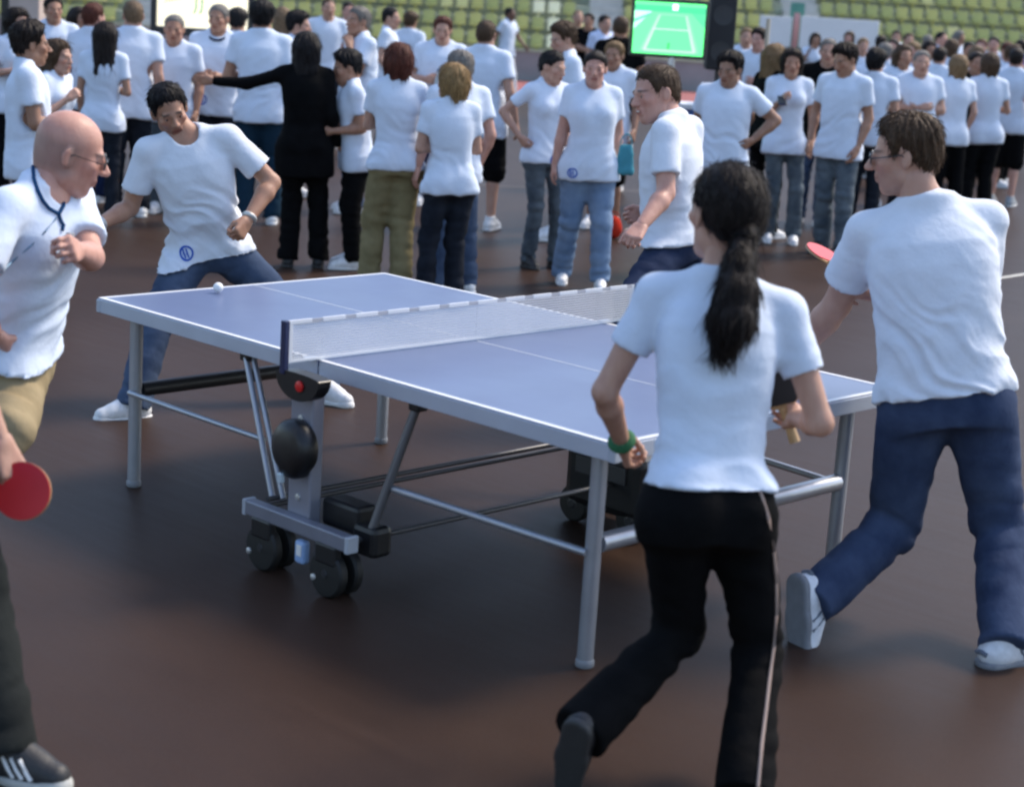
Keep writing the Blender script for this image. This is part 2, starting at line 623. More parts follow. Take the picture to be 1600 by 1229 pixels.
def hair_mesh(style, vx, seed=0):
    key = ('hair', style, vx, seed)
    if key in CACHE:
        return CACHE[key]
    th = {'short': .012, 'crop': .006, 'thick': .028, 'bob': .020, 'long': .016, 'tied': .010, 'side': .017, 'thin': .007}[style]
    g = Grid((-.15, -.19, -.45 if style == 'long' else -.2), (.15, .15, .16), vx)
    g.add(ellip((0, -.012, .035), (.0785, .0995, .0865)), 0)
    g.add(ellip((0, -.045, -.02), (.0625, .0565, .0635)), .03)
    if style in ('short', 'crop', 'thick', 'side', 'thin'):
        ys = [-.13, -.075, -.045, -.03, .0, .018, .032, .05, .075, .12]
        zs = [-.055, -.062, -.05, -.01, .030, -.006, .014, .062, .084, .092]
        if style == 'thin':
            zs = [-.055, -.062, -.05, -.01, .030, .0, .028, .085, .105, .12]
    elif style == 'tied':
        ys = [-.13, -.075, -.03, .0, .02, .045, .07, .12]
        zs = [-.062, -.060, -.03, .026, .010, .046, .070, .075]
    else:
        ys = [-.13, -.05, .0, .03, .05, .07, .12]
        zs = [-.3, -.3, -.3, -.3, .045, .066, .070]
        zs = [-.5 if z == -.3 else z for z in zs]
    # thickness grows away from the hairline, more on top than at the sides
    X_, Y_, Z_ = g.ax[0][:, None, None], g.ax[1][None, :, None], g.ax[2][None, None, :]
    zl = np.interp(g.ax[1], ys, zs)[None, :, None]
    tap = np.clip((Z_ - zl) / .045, .12, 1.0) * (np.clip(.55 + (Z_ - .02) / .12, .5, 1.15) if style in ('short', 'crop', 'thick', 'side', 'thin') else 1.0)
    g.F = (g.F - th * tap + 0 * X_).astype(np.float32)
    if style == 'bob':
        for sx in (-1, 1):
            g.add(rcone((sx * .068, -.015, .03), (sx * .070, -.012, -.085), .030, .026), .03)
        g.add(rcone((-.03, -.075, .0), (-.03, -.07, -.10), .045, .034), .03)
        g.add(rcone((.03, -.075, .0), (.03, -.07, -.10), .045, .034), .03)
    if style == 'long':
        for sx in (-1, 1):
            g.add(rcone((sx * .066, -.015, .03), (sx * .080, -.035, -.22), .034, .022), .03)
        for xx in (-.045, 0, .045):
            g.add(rcone((xx, -.075, .02), (xx * 1.3, -.090, -.30), .048, .028), .03)
    g.cut(lambda x, y, z: np.interp(y, ys, zs) + 0 * x - z, .012)
    V, Q = g.mesh()
    N = vnormals(V, Q)
    amp = {'short': .006, 'crop': .002, 'thick': .010, 'bob': .007, 'long': .007, 'tied': .0025, 'side': .008, 'thin': .003}[style]
    a = np.arctan2(V[:, 0], V[:, 1] + .02)
    n1 = perlin(np.stack([a * 9 + seed * 7.1, V[:, 2] * 14, V[:, 1] * 14 + 5], 1))
    n2 = perlin(np.stack([a * 26, V[:, 2] * 20 + V[:, 1] * 20, V[:, 1] * 20 + seed * 3], 1))
    V = V + N * (amp * (n1 * 1.6 + n2 * .9))[:, None]
    CACHE[key] = np_mesh('hair', V, Q)
    CACHE[('geo',) + key] = (V, vnormals(V, Q))
    return CACHE[key]


def strand_mesh(V, N, T, n, length, lift, r, seed, drop=.25, name='hair_strands'):
    """Thin tapered hairs rooted on a hair surface (V, N), running along the tangents T."""
    rs = np.random.RandomState(seed)
    k = rs.randint(0, len(V), n)
    p, nn, t = V[k] + rs.randn(n, 3) * .002, N[k], T[k] + rs.randn(n, 3) * .22
    t = t - nn * (t * nn).sum(1, keepdims=True)
    t /= np.linalg.norm(t, axis=1, keepdims=True) + 1e-9
    L = length * rs.uniform(.5, 1.3, (n, 1))
    lf = lift * rs.uniform(.2, 1.6, (n, 1))
    dn = np.array([0, 0, -1.0])
    ring = [p - nn * .003, p + (t + nn * lf) * L * .33, p + (t * 2 + nn * lf * 1.3 + dn * drop * .6) * L * .33, p + (t * 2.9 + nn * lf * 1.2 + dn * drop * 1.6) * L * .33]
    sd = np.cross(t, nn)
    VV = []
    for q, c in enumerate(ring):
        rr = r * (1, .95, .7, .15)[q]
        for a in (0, 2.094, 4.189):
            VV.append(c + (sd * math.cos(a) + nn * math.sin(a)) * rr)
    VV = np.stack(VV, 1).reshape(-1, 3)
    o = (np.arange(n) * 12)[:, None]
    Q = []
    for q in range(3):
        for a in range(3):
            b = (a + 1) % 3
            Q.append(o + np.array([q * 3 + a, q * 3 + b, q * 3 + 3 + b, q * 3 + 3 + a]))
    return np_mesh(name, VV, np.concatenate(Q))


def hair_strands(style, vx, seed, n):
    key = ('strands', style, vx, seed, n)
    if key in CACHE:
        return CACHE[key]
    hair_mesh(style, vx, seed)
    V, N = CACHE[('geo', 'hair', style, vx, seed)]
    if style == 'tied':
        T = np.array([0, -.115, -.02]) - V
        prm = (.045, .06, .0010, .0)
    elif style in ('long', 'bob'):
        T = np.tile(np.array([0, -.1, -1.0]), (len(V), 1))
        T[V[:, 2] > .06] = (V - np.array([0, -.02, .12]))[V[:, 2] > .06]
        prm = (.06, .14, .0013, .15)
    else:
        T = V - np.array([.01, -.045, .13])
        T[:, 1] += .02 * (V[:, 2] > .07)
        prm = {'crop': (.018, .55, .0011, .1), 'thin': (.016, .55, .0010, .1)}.get(style, (.026, .24, .0012, .25))
    T = T / (np.linalg.norm(T, axis=1, keepdims=True) + 1e-9)
    CACHE[key] = strand_mesh(V, N, T, n, prm[0], prm[1], prm[2], seed + 2, prm[3])
    return CACHE[key]


def hand_mesh(curl, vx, thumb=0.0):
    """Local hand: x thumb side, y along the fingers, z where the palm faces; origin at the wrist."""
    key = ('hand', curl, vx, thumb)
    if key in CACHE:
        return CACHE[key]
    g = Grid((-.07, -.05, -.045), (.095, .215, .125), vx)
    g.add(rcone((0, -.05, 0), (0, .01, 0), .026, .024), 0)
    kn = [(.031, .088), (.010, .092), (-.012, .088), (-.032, .080)]
    for kx, ky in kn:
        g.add(rcone((kx * .55, .008, 0), (kx, ky, -.002), .0165, .0125), .014)
    g.add(rcone((.020, .02, .006), (.030, .05, .010), .018, .015), .015)
    ln = [.070, .079, .073, .057]
    cs = [1.0, 1.03, 1.07, 1.12]
    for (kx, ky), l, c in zip(kn, ln, cs):
        p = np.array([kx, ky, -.002])
        ang = 0.0
        r = .0092 if l > .06 else .0080
        for q, fr in enumerate((.46, .31, .23)):
            ang += curl * c * (.75, 1.1, .75)[q]
            nx = p + np.array([kx * .16 * (1 - min(1, curl)), math.cos(ang), math.sin(ang)]) * l * fr
            g.add(rcone(p, nx, r, r * .9), .003)
            p, r = nx, r * .92
    t0 = np.array([.020, .022, .004])
    t1 = np.array([.046 - .012 * thumb, .055, .016 + .016 * thumb])
    t2 = np.array([.050 - .030 * thumb, .088, .026 + .020 * thumb])
    t3 = np.array([.050 - .050 * thumb, .112 - .012 * thumb, .034 + .018 * thumb])
    g.add(rcone(t0, t1, .0155, .0120), .010)
    g.add(rcone(t1, t2, .0118, .0102), .003)
    g.add(rcone(t2, t3, .0100, .0082), .003)
    CACHE[key] = g.mesh()
    return CACHE[key]


def shoe_meshes(vx):
    key = ('shoe', vx)
    if key in CACHE:
        return CACHE[key]
    g = Grid((-.08, -.12, .008), (.08, .24, .16), vx)
    g.add(rcone((0, -.045, .045), (0, .06, .042), .041, .043), 0)
    g.add(rcone((0, .06, .042), (.006, .155, .033), .044, .037), .02)
    g.add(rcone((0, -.012, .05), (0, -.012, .105), .046, .043), .03)
    g.add(rcone((0, .01, .10), (0, .10, .055), .036, .034), .03)
    g.add(ellip((0, -.012, .15), (.032, .036, .06)), .01, 'cut')
    g.cut(lambda x, y, z: .016 - z + 0 * x + 0 * y, .004)
    up = np_mesh('shoe_upper', *g.mesh())
    g = Grid((-.08, -.13, -.02), (.08, .24, .06), vx)
    g.add(rcone((0, -.045, .012), (0, .06, .012), .046, .047), 0)
    g.add(rcone((0, .06, .012), (.007, .158, .012), .048, .041), .02)
    g.cut(lambda x, y, z: -z + 0 * x + 0 * y, .004)
    g.cut(lambda x, y, z: z - .026 - .3 * np.maximum(y - .12, 0) + 0 * x, .004)
    so = np_mesh('shoe_sole', *g.mesh())
    CACHE[key] = (up, so)
    return CACHE[key]


def laces_mesh():
    if 'laces' in CACHE:
        return CACHE['laces']
    b = Bld()
    for k in range(4):
        y = .030 + k * .022
        z = .118 - k * .0135
        b.path([(-.026, y, z - .012), (0, y + .004, z + .002), (.026, y, z - .012)], .0035, 6)
    CACHE['laces'] = b.mesh('laces')
    return CACHE['laces']


def eye_mesh():
    if 'eye' in CACHE:
        return CACHE['eye']
    bm = bmesh.new()
    bmesh.ops.create_uvsphere(bm, u_segments=14, v_segments=10, radius=.0122)
    me = bpy.data.meshes.new('eye')
    bm.to_mesh(me)
    bm.free()
    me.materials.append(material('eye_white', (.36, .32, .29), rough=.5))
    me.materials.append(material('iris', (.02, .012, .008), rough=.4))
    for p in me.polygons:
        p.use_smooth = True
        if p.normal.y > .80:
            p.material_index = 1
    CACHE['eye'] = me
    return me


TS = [-.22, -.1, 0, .12, .25, .4, .55, .7, .82, .9, .96, 1.02]
BODY_W = {0: [.15, .163, .165, .160, .148, .150, .158, .166, .166, .146, .106, .060], 1: [.15, .170, .168, .150, .124, .122, .132, .142, .142, .126, .090, .050]}
BODY_D = {0: [.095, .108, .110, .104, .098, .098, .105, .112, .106, .088, .072, .058], 1: [.10, .112, .108, .096, .084, .084, .094, .102, .096, .080, .066, .050]}
TEE_W = {0: [.192, .191, .187, .182, .178, .178, .182, .186, .181, .158, .118, .074], 1: [.196, .192, .183, .166, .148, .145, .153, .162, .160, .142, .102, .060]}
TEE_D = {0: [.140, .140, .136, .130, .127, .127, .130, .131, .121, .099, .083, .069], 1: [.138, .136, .130, .117, .105, .107, .120, .125, .114, .095, .078, .060]}


def hand_frame(E, W, n_hint, right, dirv=None):
    f = nrm(W - E) if dirv is None else nrm(dirv)
    n = nrm(n_hint - f * (n_hint @ f))
    t = np.cross(f, n) if right else -np.cross(f, n)
    return t, f, n


def person(J, s, label, group=None, fem=0, fat=0.0, skin='fair', head='m0', hair=('short', 'dark'), hair_seed=0, top=('tee', None), legs=('jeans', None),
           fit=(.098, .076, .076), shoes=((.75, .75, .75), (.7, .7, .7)), face=None, hup=None, toe=(None, None), footup=(None, None), curl=(.4, .4), palm=(None, None),
           handdir=(None, None), res=1.0, stub=0.0, wr=1.0, seed=0, hem=-.2, sleeve=.62, eyes=True, far=False, hscale=None, folddir=None, thumb=0.0, slim=1.0):
    """Build one figure: an Empty with body (one mesh), hair, clothes and shoes as children."""
    J = {k: np.asarray(v, float) for k, v in J.items()}
    base = np.array([J['P'][0], J['P'][1], 0.0])
    root = empty('person', base, label, 'person', group)
    sk = skin_mat(skin, SKIN[skin])
    hx, sx = nrm(J['HR'] - J['HL']), nrm(J['SR'] - J['SL'])
    ax = nrm(J['N'] - J['P'])
    fwd = nrm(np.cross(ax, sx))
    fwd_h = nrm(np.cross(UP, hx))
    L = np.linalg.norm(J['N'] - J['P'])
    fem = int(fem)
    ts = np.array(TS)
    fw = (1 + .16 * fat) * np.ones(12)
    fd = 1 + fat * np.interp(ts, [-.2, .2, .5, .8, 1], [.30, .45, .35, .2, .05])
    fs = fat * np.interp(ts, [-.2, .2, .5, 1], [.01, .03, .03, 0])
    bw, bd = np.array(BODY_W[fem]) * fw * s, np.array(BODY_D[fem]) * fd * s
    tw, td = np.array(TEE_W[fem]) * fw * s, np.array(TEE_D[fem]) * fd * s
    tw, td = tw * slim, td * slim
    fs = fs * s
    ka = 1 + .12 * fat
    out = {'root': root, 'base': base}
    # ---------------- body: torso, neck, arms and legs in one field
    pts = np.array([J[k] for k in ('Hd', 'N', 'SL', 'SR', 'EL', 'ER', 'WL', 'WR', 'P', 'KL', 'KR', 'AL', 'AR')])
    vb = (.013 if not far else .026) * res
    g = Grid(pts.min(0) - .16, pts.max(0) + .16, vb)
    g.add(tubefield(J['P'], J['N'], hx, sx, TS, bw, bd, fs, -.1, 1.02), 0)
    ar = (.050, .040, .043, .027) if not fem else (.043, .034, .036, .023)
    ar = [a * s * (1 + .25 * fat) for a in ar]
    nr = (.047 if fem else .056) * s
    hs = s ** .5 if hscale is None else hscale
    g.add(rcone(J['N'] - ax * .05 * s, J['N'] * .45 + J['Hd'] * .55 - nrm(fwd) * .015, nr * 1.08, nr), .03)
    for a in 'LR':
        S_, E_, W_ = J['S' + a], J['E' + a], J['W' + a]
        g.add(rcone(J['N'] + ax * .022 * s - fwd * .012 * s, S_, .038 * s, .046 * s), .04)
        g.add(rcone(S_, E_, ar[0], ar[1]), .03)
        m1 = E_ + (W_ - E_) * .28
        g.add(rcone(E_, m1, ar[1], ar[2]), .015)
        g.add(rcone(m1, W_, ar[2], ar[3]), .015)
    lr = (.078, .050, .053, .036)
    for a in 'LR':
        H_, K_, A_ = J['H' + a], J['K' + a], J['A' + a]
        g.add(rcone(H_, K_, lr[0] * s * ka * min(1, fit[0] / .098), min(lr[1], fit[1] - .012) * s), .03)
        m1 = K_ + (A_ - K_) * .3
        g.add(rcone(K_, m1, min(lr[1], fit[1] - .012) * s, min(lr[2], fit[1] - .012) * s), .015)
        g.add(rcone(m1, A_, min(lr[2], fit[1] - .012) * s, lr[3] * s), .015)
    V, Q = g.mesh()
    V = relax(V, Q, 1, .4)
    VV, QQ, TT = [V], [Q], [np.ones((len(V), 3))]
    nv = len(V)
    # head
    hu = nrm(J['Hd'] - J['N']) if hup is None else nrm(hup)
    fc = fwd if face is None else nrm(face)
    hf = nrm(fc - hu * (fc @ hu))
    hr = np.cross(hf, hu)
    HM = np.array([hr, hf, hu])
    vh = (.0055 if not far else .012) * res
    hv, hq, ht = head_mesh(head, round(max(vh, .0055), 4))
    if stub:
        ht = stubble(hv, ht, stub)
    if not hair:
        ht = shaved(hv, ht)
    VV.append(hv * hs @ HM + J['Hd'])
    QQ.append(hq + nv)
    TT.append(ht)
    nv += len(hv)
    # hands
    for q, a in enumerate('LR'):
        right = a == 'R'
        med = (sx if a == 'L' else -sx)
        nh = med if palm[q] is None else np.asarray(palm[q], float)
        t_, f_, n_ = hand_frame(J['E' + a], J['W' + a], nh, right, handdir[q])
        vx = .0055 if not far and res <= 1.01 else (.008 if not far else .013)
        v2, q2 = hand_mesh(curl[q], vx, thumb)
        hsz = s * (.92 if fem else 1.0)
        w = (v2 * hsz) @ np.array([t_, f_, n_]) + J['W' + a]
        if not right:
            q2 = q2[:, ::-1]
        VV.append(w)
        QQ.append(q2 + nv)
        TT.append(np.ones((len(w), 3)))
        nv += len(w)
        out['hand' + a] = (J['W' + a], t_, f_, n_, hsz)
    me = np_mesh('body', np.concatenate(VV), np.concatenate(QQ), np.concatenate(TT))
    out['body'] = link_mesh('body', me, sk, root, origin=base)

    def local(o, loc, R3, sc=1.0):
        M = Matrix.Identity(4)
        for i in range(3):
            for j in range(3):
                M[i][j] = R3[j][i] * sc
            M[i][3] = loc[i] - base[i]
        o.matrix_local = M
        return o
    out['local'] = local
    out['HM'], out['hs'] = HM, hs
    if eyes and not far:
        for sgn in (-1, 1):
            o = link_mesh('eye', eye_mesh(), None, root, smooth=False)
            local(o, J['Hd'] + np.array([sgn * .032, .0765, .0025]) * hs @ HM, HM, hs)
    if hair:
        hm = hair_mesh(hair[0], round(.006 if not far else .012, 4), hair_seed)
        o = link_mesh('hair', hm.copy() if hm.materials and hm.materials[0] != hair_mat(hair[1]) else hm, None, root)
        o.data.materials.clear()
        o.data.materials.append(hair_mat(hair[1]))
        local(o, J['Hd'], HM, hs)
        out['hair'] = o
        if not far:
            sm = hair_strands(hair[0], .006, hair_seed, 1600 if res <= 1 else 700)
            if sm.materials and sm.materials[0] != hair_mat(hair[1]):
                sm = sm.copy()
            sm.materials.clear()
            sm.materials.append(hair_mat(hair[1]))
            tag(link_mesh('hair_strands', sm, None, o), kind='stuff')
    # ---------------- shirt
    kind, tc = top
    tc = tc or cloth(*(('white_cotton', TEE), ('white_cotton_cool', (.625, .705, .83)), ('white_cotton_warm', (.69, .73, .80)))[seed % 3], var=.03)
    long_ = kind in ('hoodie', 'long')
    vs = (.0115 if not far else .024) * res
    tpts = np.array([J[k] for k in (('N', 'P', 'SL', 'SR', 'EL', 'ER') + (('WL', 'WR') if long_ else ()))])
    g = Grid(tpts.min(0) - .27, tpts.max(0) + .2, vs)
    if long_:
        tw, td = tw * 1.04, td * 1.06
    g.add(tubefield(J['P'], J['N'], hx, sx, TS, tw, td, fs, hem, 1.075), 0)
    if fem:
        for sg in (-1, 1):
            g.add(ellip(J['P'] + ax * L * .67 + sx * sg * .072 * s + fwd * (td[7] - .035 * s), (.062 * s, .055 * s, .06 * s), (sx, fwd, ax)), .05)
    tr = (.058, .071) if not fem else (.049, .058)
    tr = [x * s * (1 + .2 * fat) for x in tr]
    for a in 'LR':
        S_, E_, W_ = J['S' + a], J['E' + a], J['W' + a]
        g.add(rcone(J['N'] + ax * .022 * s - fwd * .012 * s, S_, .046 * s, .056 * s if not fem else .048 * s), .045)
        if long_:
            g.add(rcone(S_, E_, tr[0], tr[0] * .9), .05)
            g.add(rcone(E_, W_, tr[0] * .9, tr[0] * .68, clip=(W_, nrm(W_ - E_))), .03)
        else:
            e = S_ + (E_ - S_) * sleeve
            dv = nrm(E_ - S_)
            g.add(rcone(S_, e + dv * .05, tr[0], tr[1], clip=(e, dv)), .04)
            g.add(rcone(e - dv * .004, e + dv * .06, tr[1] * .45, tr[1] * 1.3), .012, 'cut')
    hp = J['P'] + ax * L * hem
    for a in 'LR':
        g.add(rcone(J['H' + a] - ax * .03, J['K' + a], (fit[0] + .018) * s * ka, (fit[1] + .02) * s, clip=(hp, -ax)), .05)
        if fem:
            g.add(ellip(J['H' + a] + (J['P'] - J['H' + a]) * .25 - fwd_h * .055 * s + UP * .01, (.094 * s, .085 * s, .104 * s), (hx, fwd_h, UP)), .05)
    g.cut(lambda x, y, z: -((x - hp[0]) * ax[0] + (y - hp[1]) * ax[1] + (z - hp[2]) * ax[2]), .006)
    ne = .060 if fem else .067
    nd = nrm(J['Hd'] - J['N'])
    g.add(rcone(J['N'] + ax * .029 * s + fwd * (.032 if fem else .024) * s, J['N'] + nd * .2 + fwd * .02, ne * .96 * s, (ne + .012) * s), .010, 'cut')
    V, Q = g.mesh()
    V = relax(V, Q, 1, .4)
    Nn = vnormals(V, Q)
    rel = V - J['P']
    lx, ly, lz = rel @ sx, rel @ fwd, rel @ ax
    t = lz / L
    rs = np.random.RandomState(seed + 11)
    o1, o2 = rs.rand(3) * 40, rs.rand(3) * 40
    dg = rs.choice([-1, 1]) * rs.uniform(.3, .8) if folddir is None else folddir
    warp = perlin(np.stack([lx * 5, ly * 5, lz * 5], 1) + o2) * .9
    n1 = perlin(np.stack([lx * 3.0 + warp, ly * 4.0, (lz + dg * lx) * 12 + warp * 2.0], 1) + o1)
    n2 = perlin(np.stack([lx * 8 + warp, ly * 8, (lz - dg * .6 * lx) * 21 + warp], 1) + o2)
    n3 = perlin(np.stack([lx * 11, ly * 11, lz * 2.2], 1) + o1)
    wm = np.interp(t, [-.25, 0, .28, .5, .7, 1.0], [.6, .9, 1.05, .62, .28, .06])
    hemw = np.clip((.15 - t) / .3, 0, 1)
    amp = (.0105 if not fem else .0080) * s * wr
    n5 = perlin(np.stack([lx * 5 - warp, ly * 6, (lz + dg * 1.4 * lx + .3 * ly) * 26 + warp * 3], 1) + o2 + 7)
    cr1 = .55 - np.minimum(np.abs(n1) * 3.2, 1)       # narrow ridges
    cr2 = .5 - np.minimum(np.abs(n5) * 3.0, 1)
    disp = amp * wm * (cr1 * .80 + cr2 * .22 + .35 * n2 + .8 * (n1 - np.abs(n1))) + .014 * s * wr * hemw * n3
    V = relax(V + Nn * disp[:, None], Q, 1, .5)
    me = np_mesh('t_shirt', V, Q)
    nm = 't_shirt' if kind == 'tee' else ('hoodie' if kind == 'hoodie' else 'top')
    out['shirt'] = link_mesh(nm, me, tc, root, origin=base)
    out['shirt_world'] = (V, Q)
    # ---------------- trousers
    lk, lc = legs
    vs = (.0125 if not far else .024) * res
    lpts = np.array([J[k] for k in ('P', 'HL', 'HR', 'KL', 'KR', 'AL', 'AR')])
    g = Grid(lpts.min(0) - .2, lpts.max(0) + .2, vs)
    g.add(tubefield(J['P'], J['N'], hx, sx, TS, bw + .010 * s, bd + .010 * s, fs * .6, -.16, .30), 0)
    for a in 'LR':
        H_, K_, A_ = J['H' + a], J['K' + a], J['A' + a]
        g.add(rcone(H_ - ax * .03, K_, fit[0] * s * ka, fit[1] * s * (1 + .06 * fat)), .045)
        if lk != 'shorts':
            dv = nrm(A_ - K_)
            e = A_ + dv * .032 * s
            g.add(rcone(K_, e + dv * .03, fit[1] * s, fit[2] * s, clip=(e, dv)), .03)
        if fem:
            g.add(ellip(H_ + (J['P'] - H_) * .25 - fwd_h * .055 * s + UP * .01, (.085 * s, .075 * s, .095 * s), (hx, fwd_h, UP)), .04)
    ht = J['P'] + ax * L * (hem + .045)
    g.cut(lambda x, y, z: (x - ht[0]) * ax[0] + (y - ht[1]) * ax[1] + (z - ht[2]) * ax[2], .004)
    V, Q = g.mesh()
    V = relax(V, Q, 1, .4)
    Nn = vnormals(V, Q)
    disp = np.zeros(len(V))
    for a in 'LR':
        K_, A_, H_ = J['K' + a], J['A' + a], J['H' + a]
        d1 = nrm(A_ - H_)
        rel = V - K_
        al = rel @ d1
        wk = np.exp(-(np.linalg.norm(rel, axis=1) / .16) ** 2)
        wa = np.exp(-(np.linalg.norm(V - A_, axis=1) / .16) ** 2) * 1.4
        wh = np.exp(-(np.linalg.norm(V - H_, axis=1) / .2) ** 2) * .8
        near = np.exp(-(np.linalg.norm(rel - np.outer(al, d1), axis=1) / .25) ** 2)
        nn = perlin(np.stack([rel[:, 0] * 6, rel[:, 1] * 6, al * 21], 1) + o1 + (3 if a == 'L' else 9))
        nn = nn - .7 * np.abs(nn)
        n4 = perlin(np.stack([rel[:, 0] * 12, rel[:, 1] * 12, al * 3], 1) + o2)
        disp += (.024 * nn * (wk + wa + wh + .15) + .006 * n4) * near * s
    V = V + Nn * disp[:, None]
    me = np_mesh('trousers', V, Q)
    out['legs'] = link_mesh('shorts' if lk == 'shorts' else 'trousers', me, lc, root, origin=base)
    out['legs_world'] = (V, Q)
    # ---------------- shoes
    up, so = shoe_meshes(.008 if not far else .014)
    cu = material('shoe_%.2f_%.2f_%.2f' % shoes[0], shoes[0], rough=.55, var=.12, vscale=30, bump=.0015, bscale=90)
    cs = material('sole_%.2f_%.2f_%.2f' % shoes[1], shoes[1], rough=.6, var=.1, vscale=25)
    for q, a in enumerate('LR'):
        fu = UP if footup[q] is None else nrm(footup[q])
        td_ = fwd_h if toe[q] is None else np.asarray(toe[q], float)
        tf = nrm(td_ - fu * (td_ @ fu))
        RR = np.array([np.cross(tf, fu), tf, fu])
        loc = J['A' + a] - fu * .085 * s
        me2 = up if (not up.materials or up.materials[0] == cu) else up.copy()
        me2.materials.clear()
        me2.materials.append(cu)
        o = link_mesh('shoe', me2, None, root)
        local(o, loc, RR, s * (.9 if fem else 1.0))
        me3 = so if (not so.materials or so.materials[0] == cs) else so.copy()
        me3.materials.clear()
        me3.materials.append(cs)
        o2_ = link_mesh('sole', me3, None, o)
        if not far:
            lm = laces_mesh()
            if not lm.materials:
                lm.materials.append(material('laces_white', (.7, .7, .7), rough=.8))
            link_mesh('laces', lm, None, o)
        out['shoe' + a] = o
    out['J'], out['s'], out['fwd'], out['sx'], out['ax'] = J, s, fwd, sx, ax
    return out


ARMS = {  # elbow and wrist from the shoulder: outwards, forwards, up (metres at 1.75 m), finger curl
    'down': ((.06, -.04, -.29), (.07, .05, -.54), .45),
    'hip': ((.20, -.12, -.19), (.03, .03, -.38), .9),
    'cross': ((.05, .05, -.28), (-.26, .19, -.22), .6),
    'front': ((.06, -.01, -.29), (-.07, .22, -.29), .9),
    'phone': ((.07, .02, -.29), (-.08, .23, -.12), 1.0),
    'point': ((.26, .06, -.08), (.50, .12, -.07), .2),
    'up': ((.05, .12, -.26), (-.08, .20, -.01), .9),
    'behind': ((.08, -.14, -.26), (-.12, -.17, -.40), .6),
    'swing': ((.06, .10, -.27), (.02, .30, -.38), .6),
    'back': ((.07, -.16, -.24), (.08, -.18, -.50), .6),
}


def standing(px, py, d, face, arms=('down', 'down'), fem=0, turn=0.0, nod=0.0, lean=0.0, tilt=0.0, stride=0.0, seed=0, wide=0.0, H=None):
    """Joints of a standing figure whose crown is seen at (px, py) at depth d; face: 0 looks at the camera, 90 to the viewer's right."""
    top = at_d(px, py, d)
    H = top[2] if H is None else H
    s = H / 1.75
    rs = np.random.RandomState(seed + 5)
    c = nrm((CAM - top) * (1, 1, 0))
    r = nrm(CR[0] * (1, 1, 0))
    th = math.radians(face)
    fw = nrm(math.cos(th) * c + math.sin(th) * r)
    rt = np.cross(fw, UP)
    base = np.array([top[0], top[1], 0]) - fw * math.sin(lean) * .7 * s

    def Lc(x, y, z):
        return base + (rt * x + fw * y + UP * z) * s
    sw = rs.uniform(-.045, .045)
    tilt = tilt + rs.uniform(-.04, .04) - sw * .5
    turn = turn + rs.uniform(-14, 14)
    nod = nod + rs.uniform(-.06, .10)
    lean = lean + rs.uniform(-.03, .03)
    stride = stride + rs.uniform(-.05, .05)
    sh = .162 if fem else .182
    kl = rs.uniform(-.03, .06)
    kr = rs.uniform(-.03, .06)
    st = stride
    J = dict(P=Lc(sw, 0, .925), HL=Lc(sw - .093, 0, .92), HR=Lc(sw + .093, 0, .92),
             KL=Lc(-.10 - wide * .5, .03 + kl * .5 + st * .5, .50), KR=Lc(.10 + wide * .5, .03 + kr * .5 - st * .4, .50),
             AL=Lc(-.115 - wide, -.02 + kl + st, .085), AR=Lc(.115 + wide, -.02 + kr - st, .085))
    P = J['P']
    tl = nrm(UP * math.cos(lean) + fw * math.sin(lean) + rt * math.sin(tilt))
    up_f = nrm(fw - tl * (fw @ tl))
    J['N'] = P + tl * .570 * s
    J['SL'] = J['N'] - tl * .050 * s - rt * sh * s
    J['SR'] = J['N'] - tl * .050 * s + rt * sh * s
    ht = math.radians(face + turn)
    hf = nrm(math.cos(ht) * c + math.sin(ht) * r)
    J['Hd'] = J['N'] + (UP * .9 + tl * .1) * .130 * s + up_f * .026 * s + hf * math.sin(nod) * .05
    curls = []
    for a, sg, an in (('L', -1, arms[0]), ('R', 1, arms[1])):
        e, w, cu = ARMS[an]
        e = np.array(e) + rs.randn(3) * (.022, .03, .01)
        w = np.array(w) + rs.randn(3) * (.03, .035, .02)
        ev = (rt * sg * e[0] + up_f * e[1] + tl * e[2])
        wv = (rt * sg * w[0] + up_f * w[1] + tl * w[2])
        J['E' + a] = J['S' + a] + nrm(ev) * .292 * s
        J['W' + a] = J['E' + a] + nrm(wv - ev) * .258 * s
        curls.append(cu)
    hup = nrm(UP * math.cos(nod) + hf * math.sin(nod))
    return dict(J=J, s=s, face=hf * math.cos(nod) - UP * math.sin(nod), hup=hup, curl=tuple(curls))


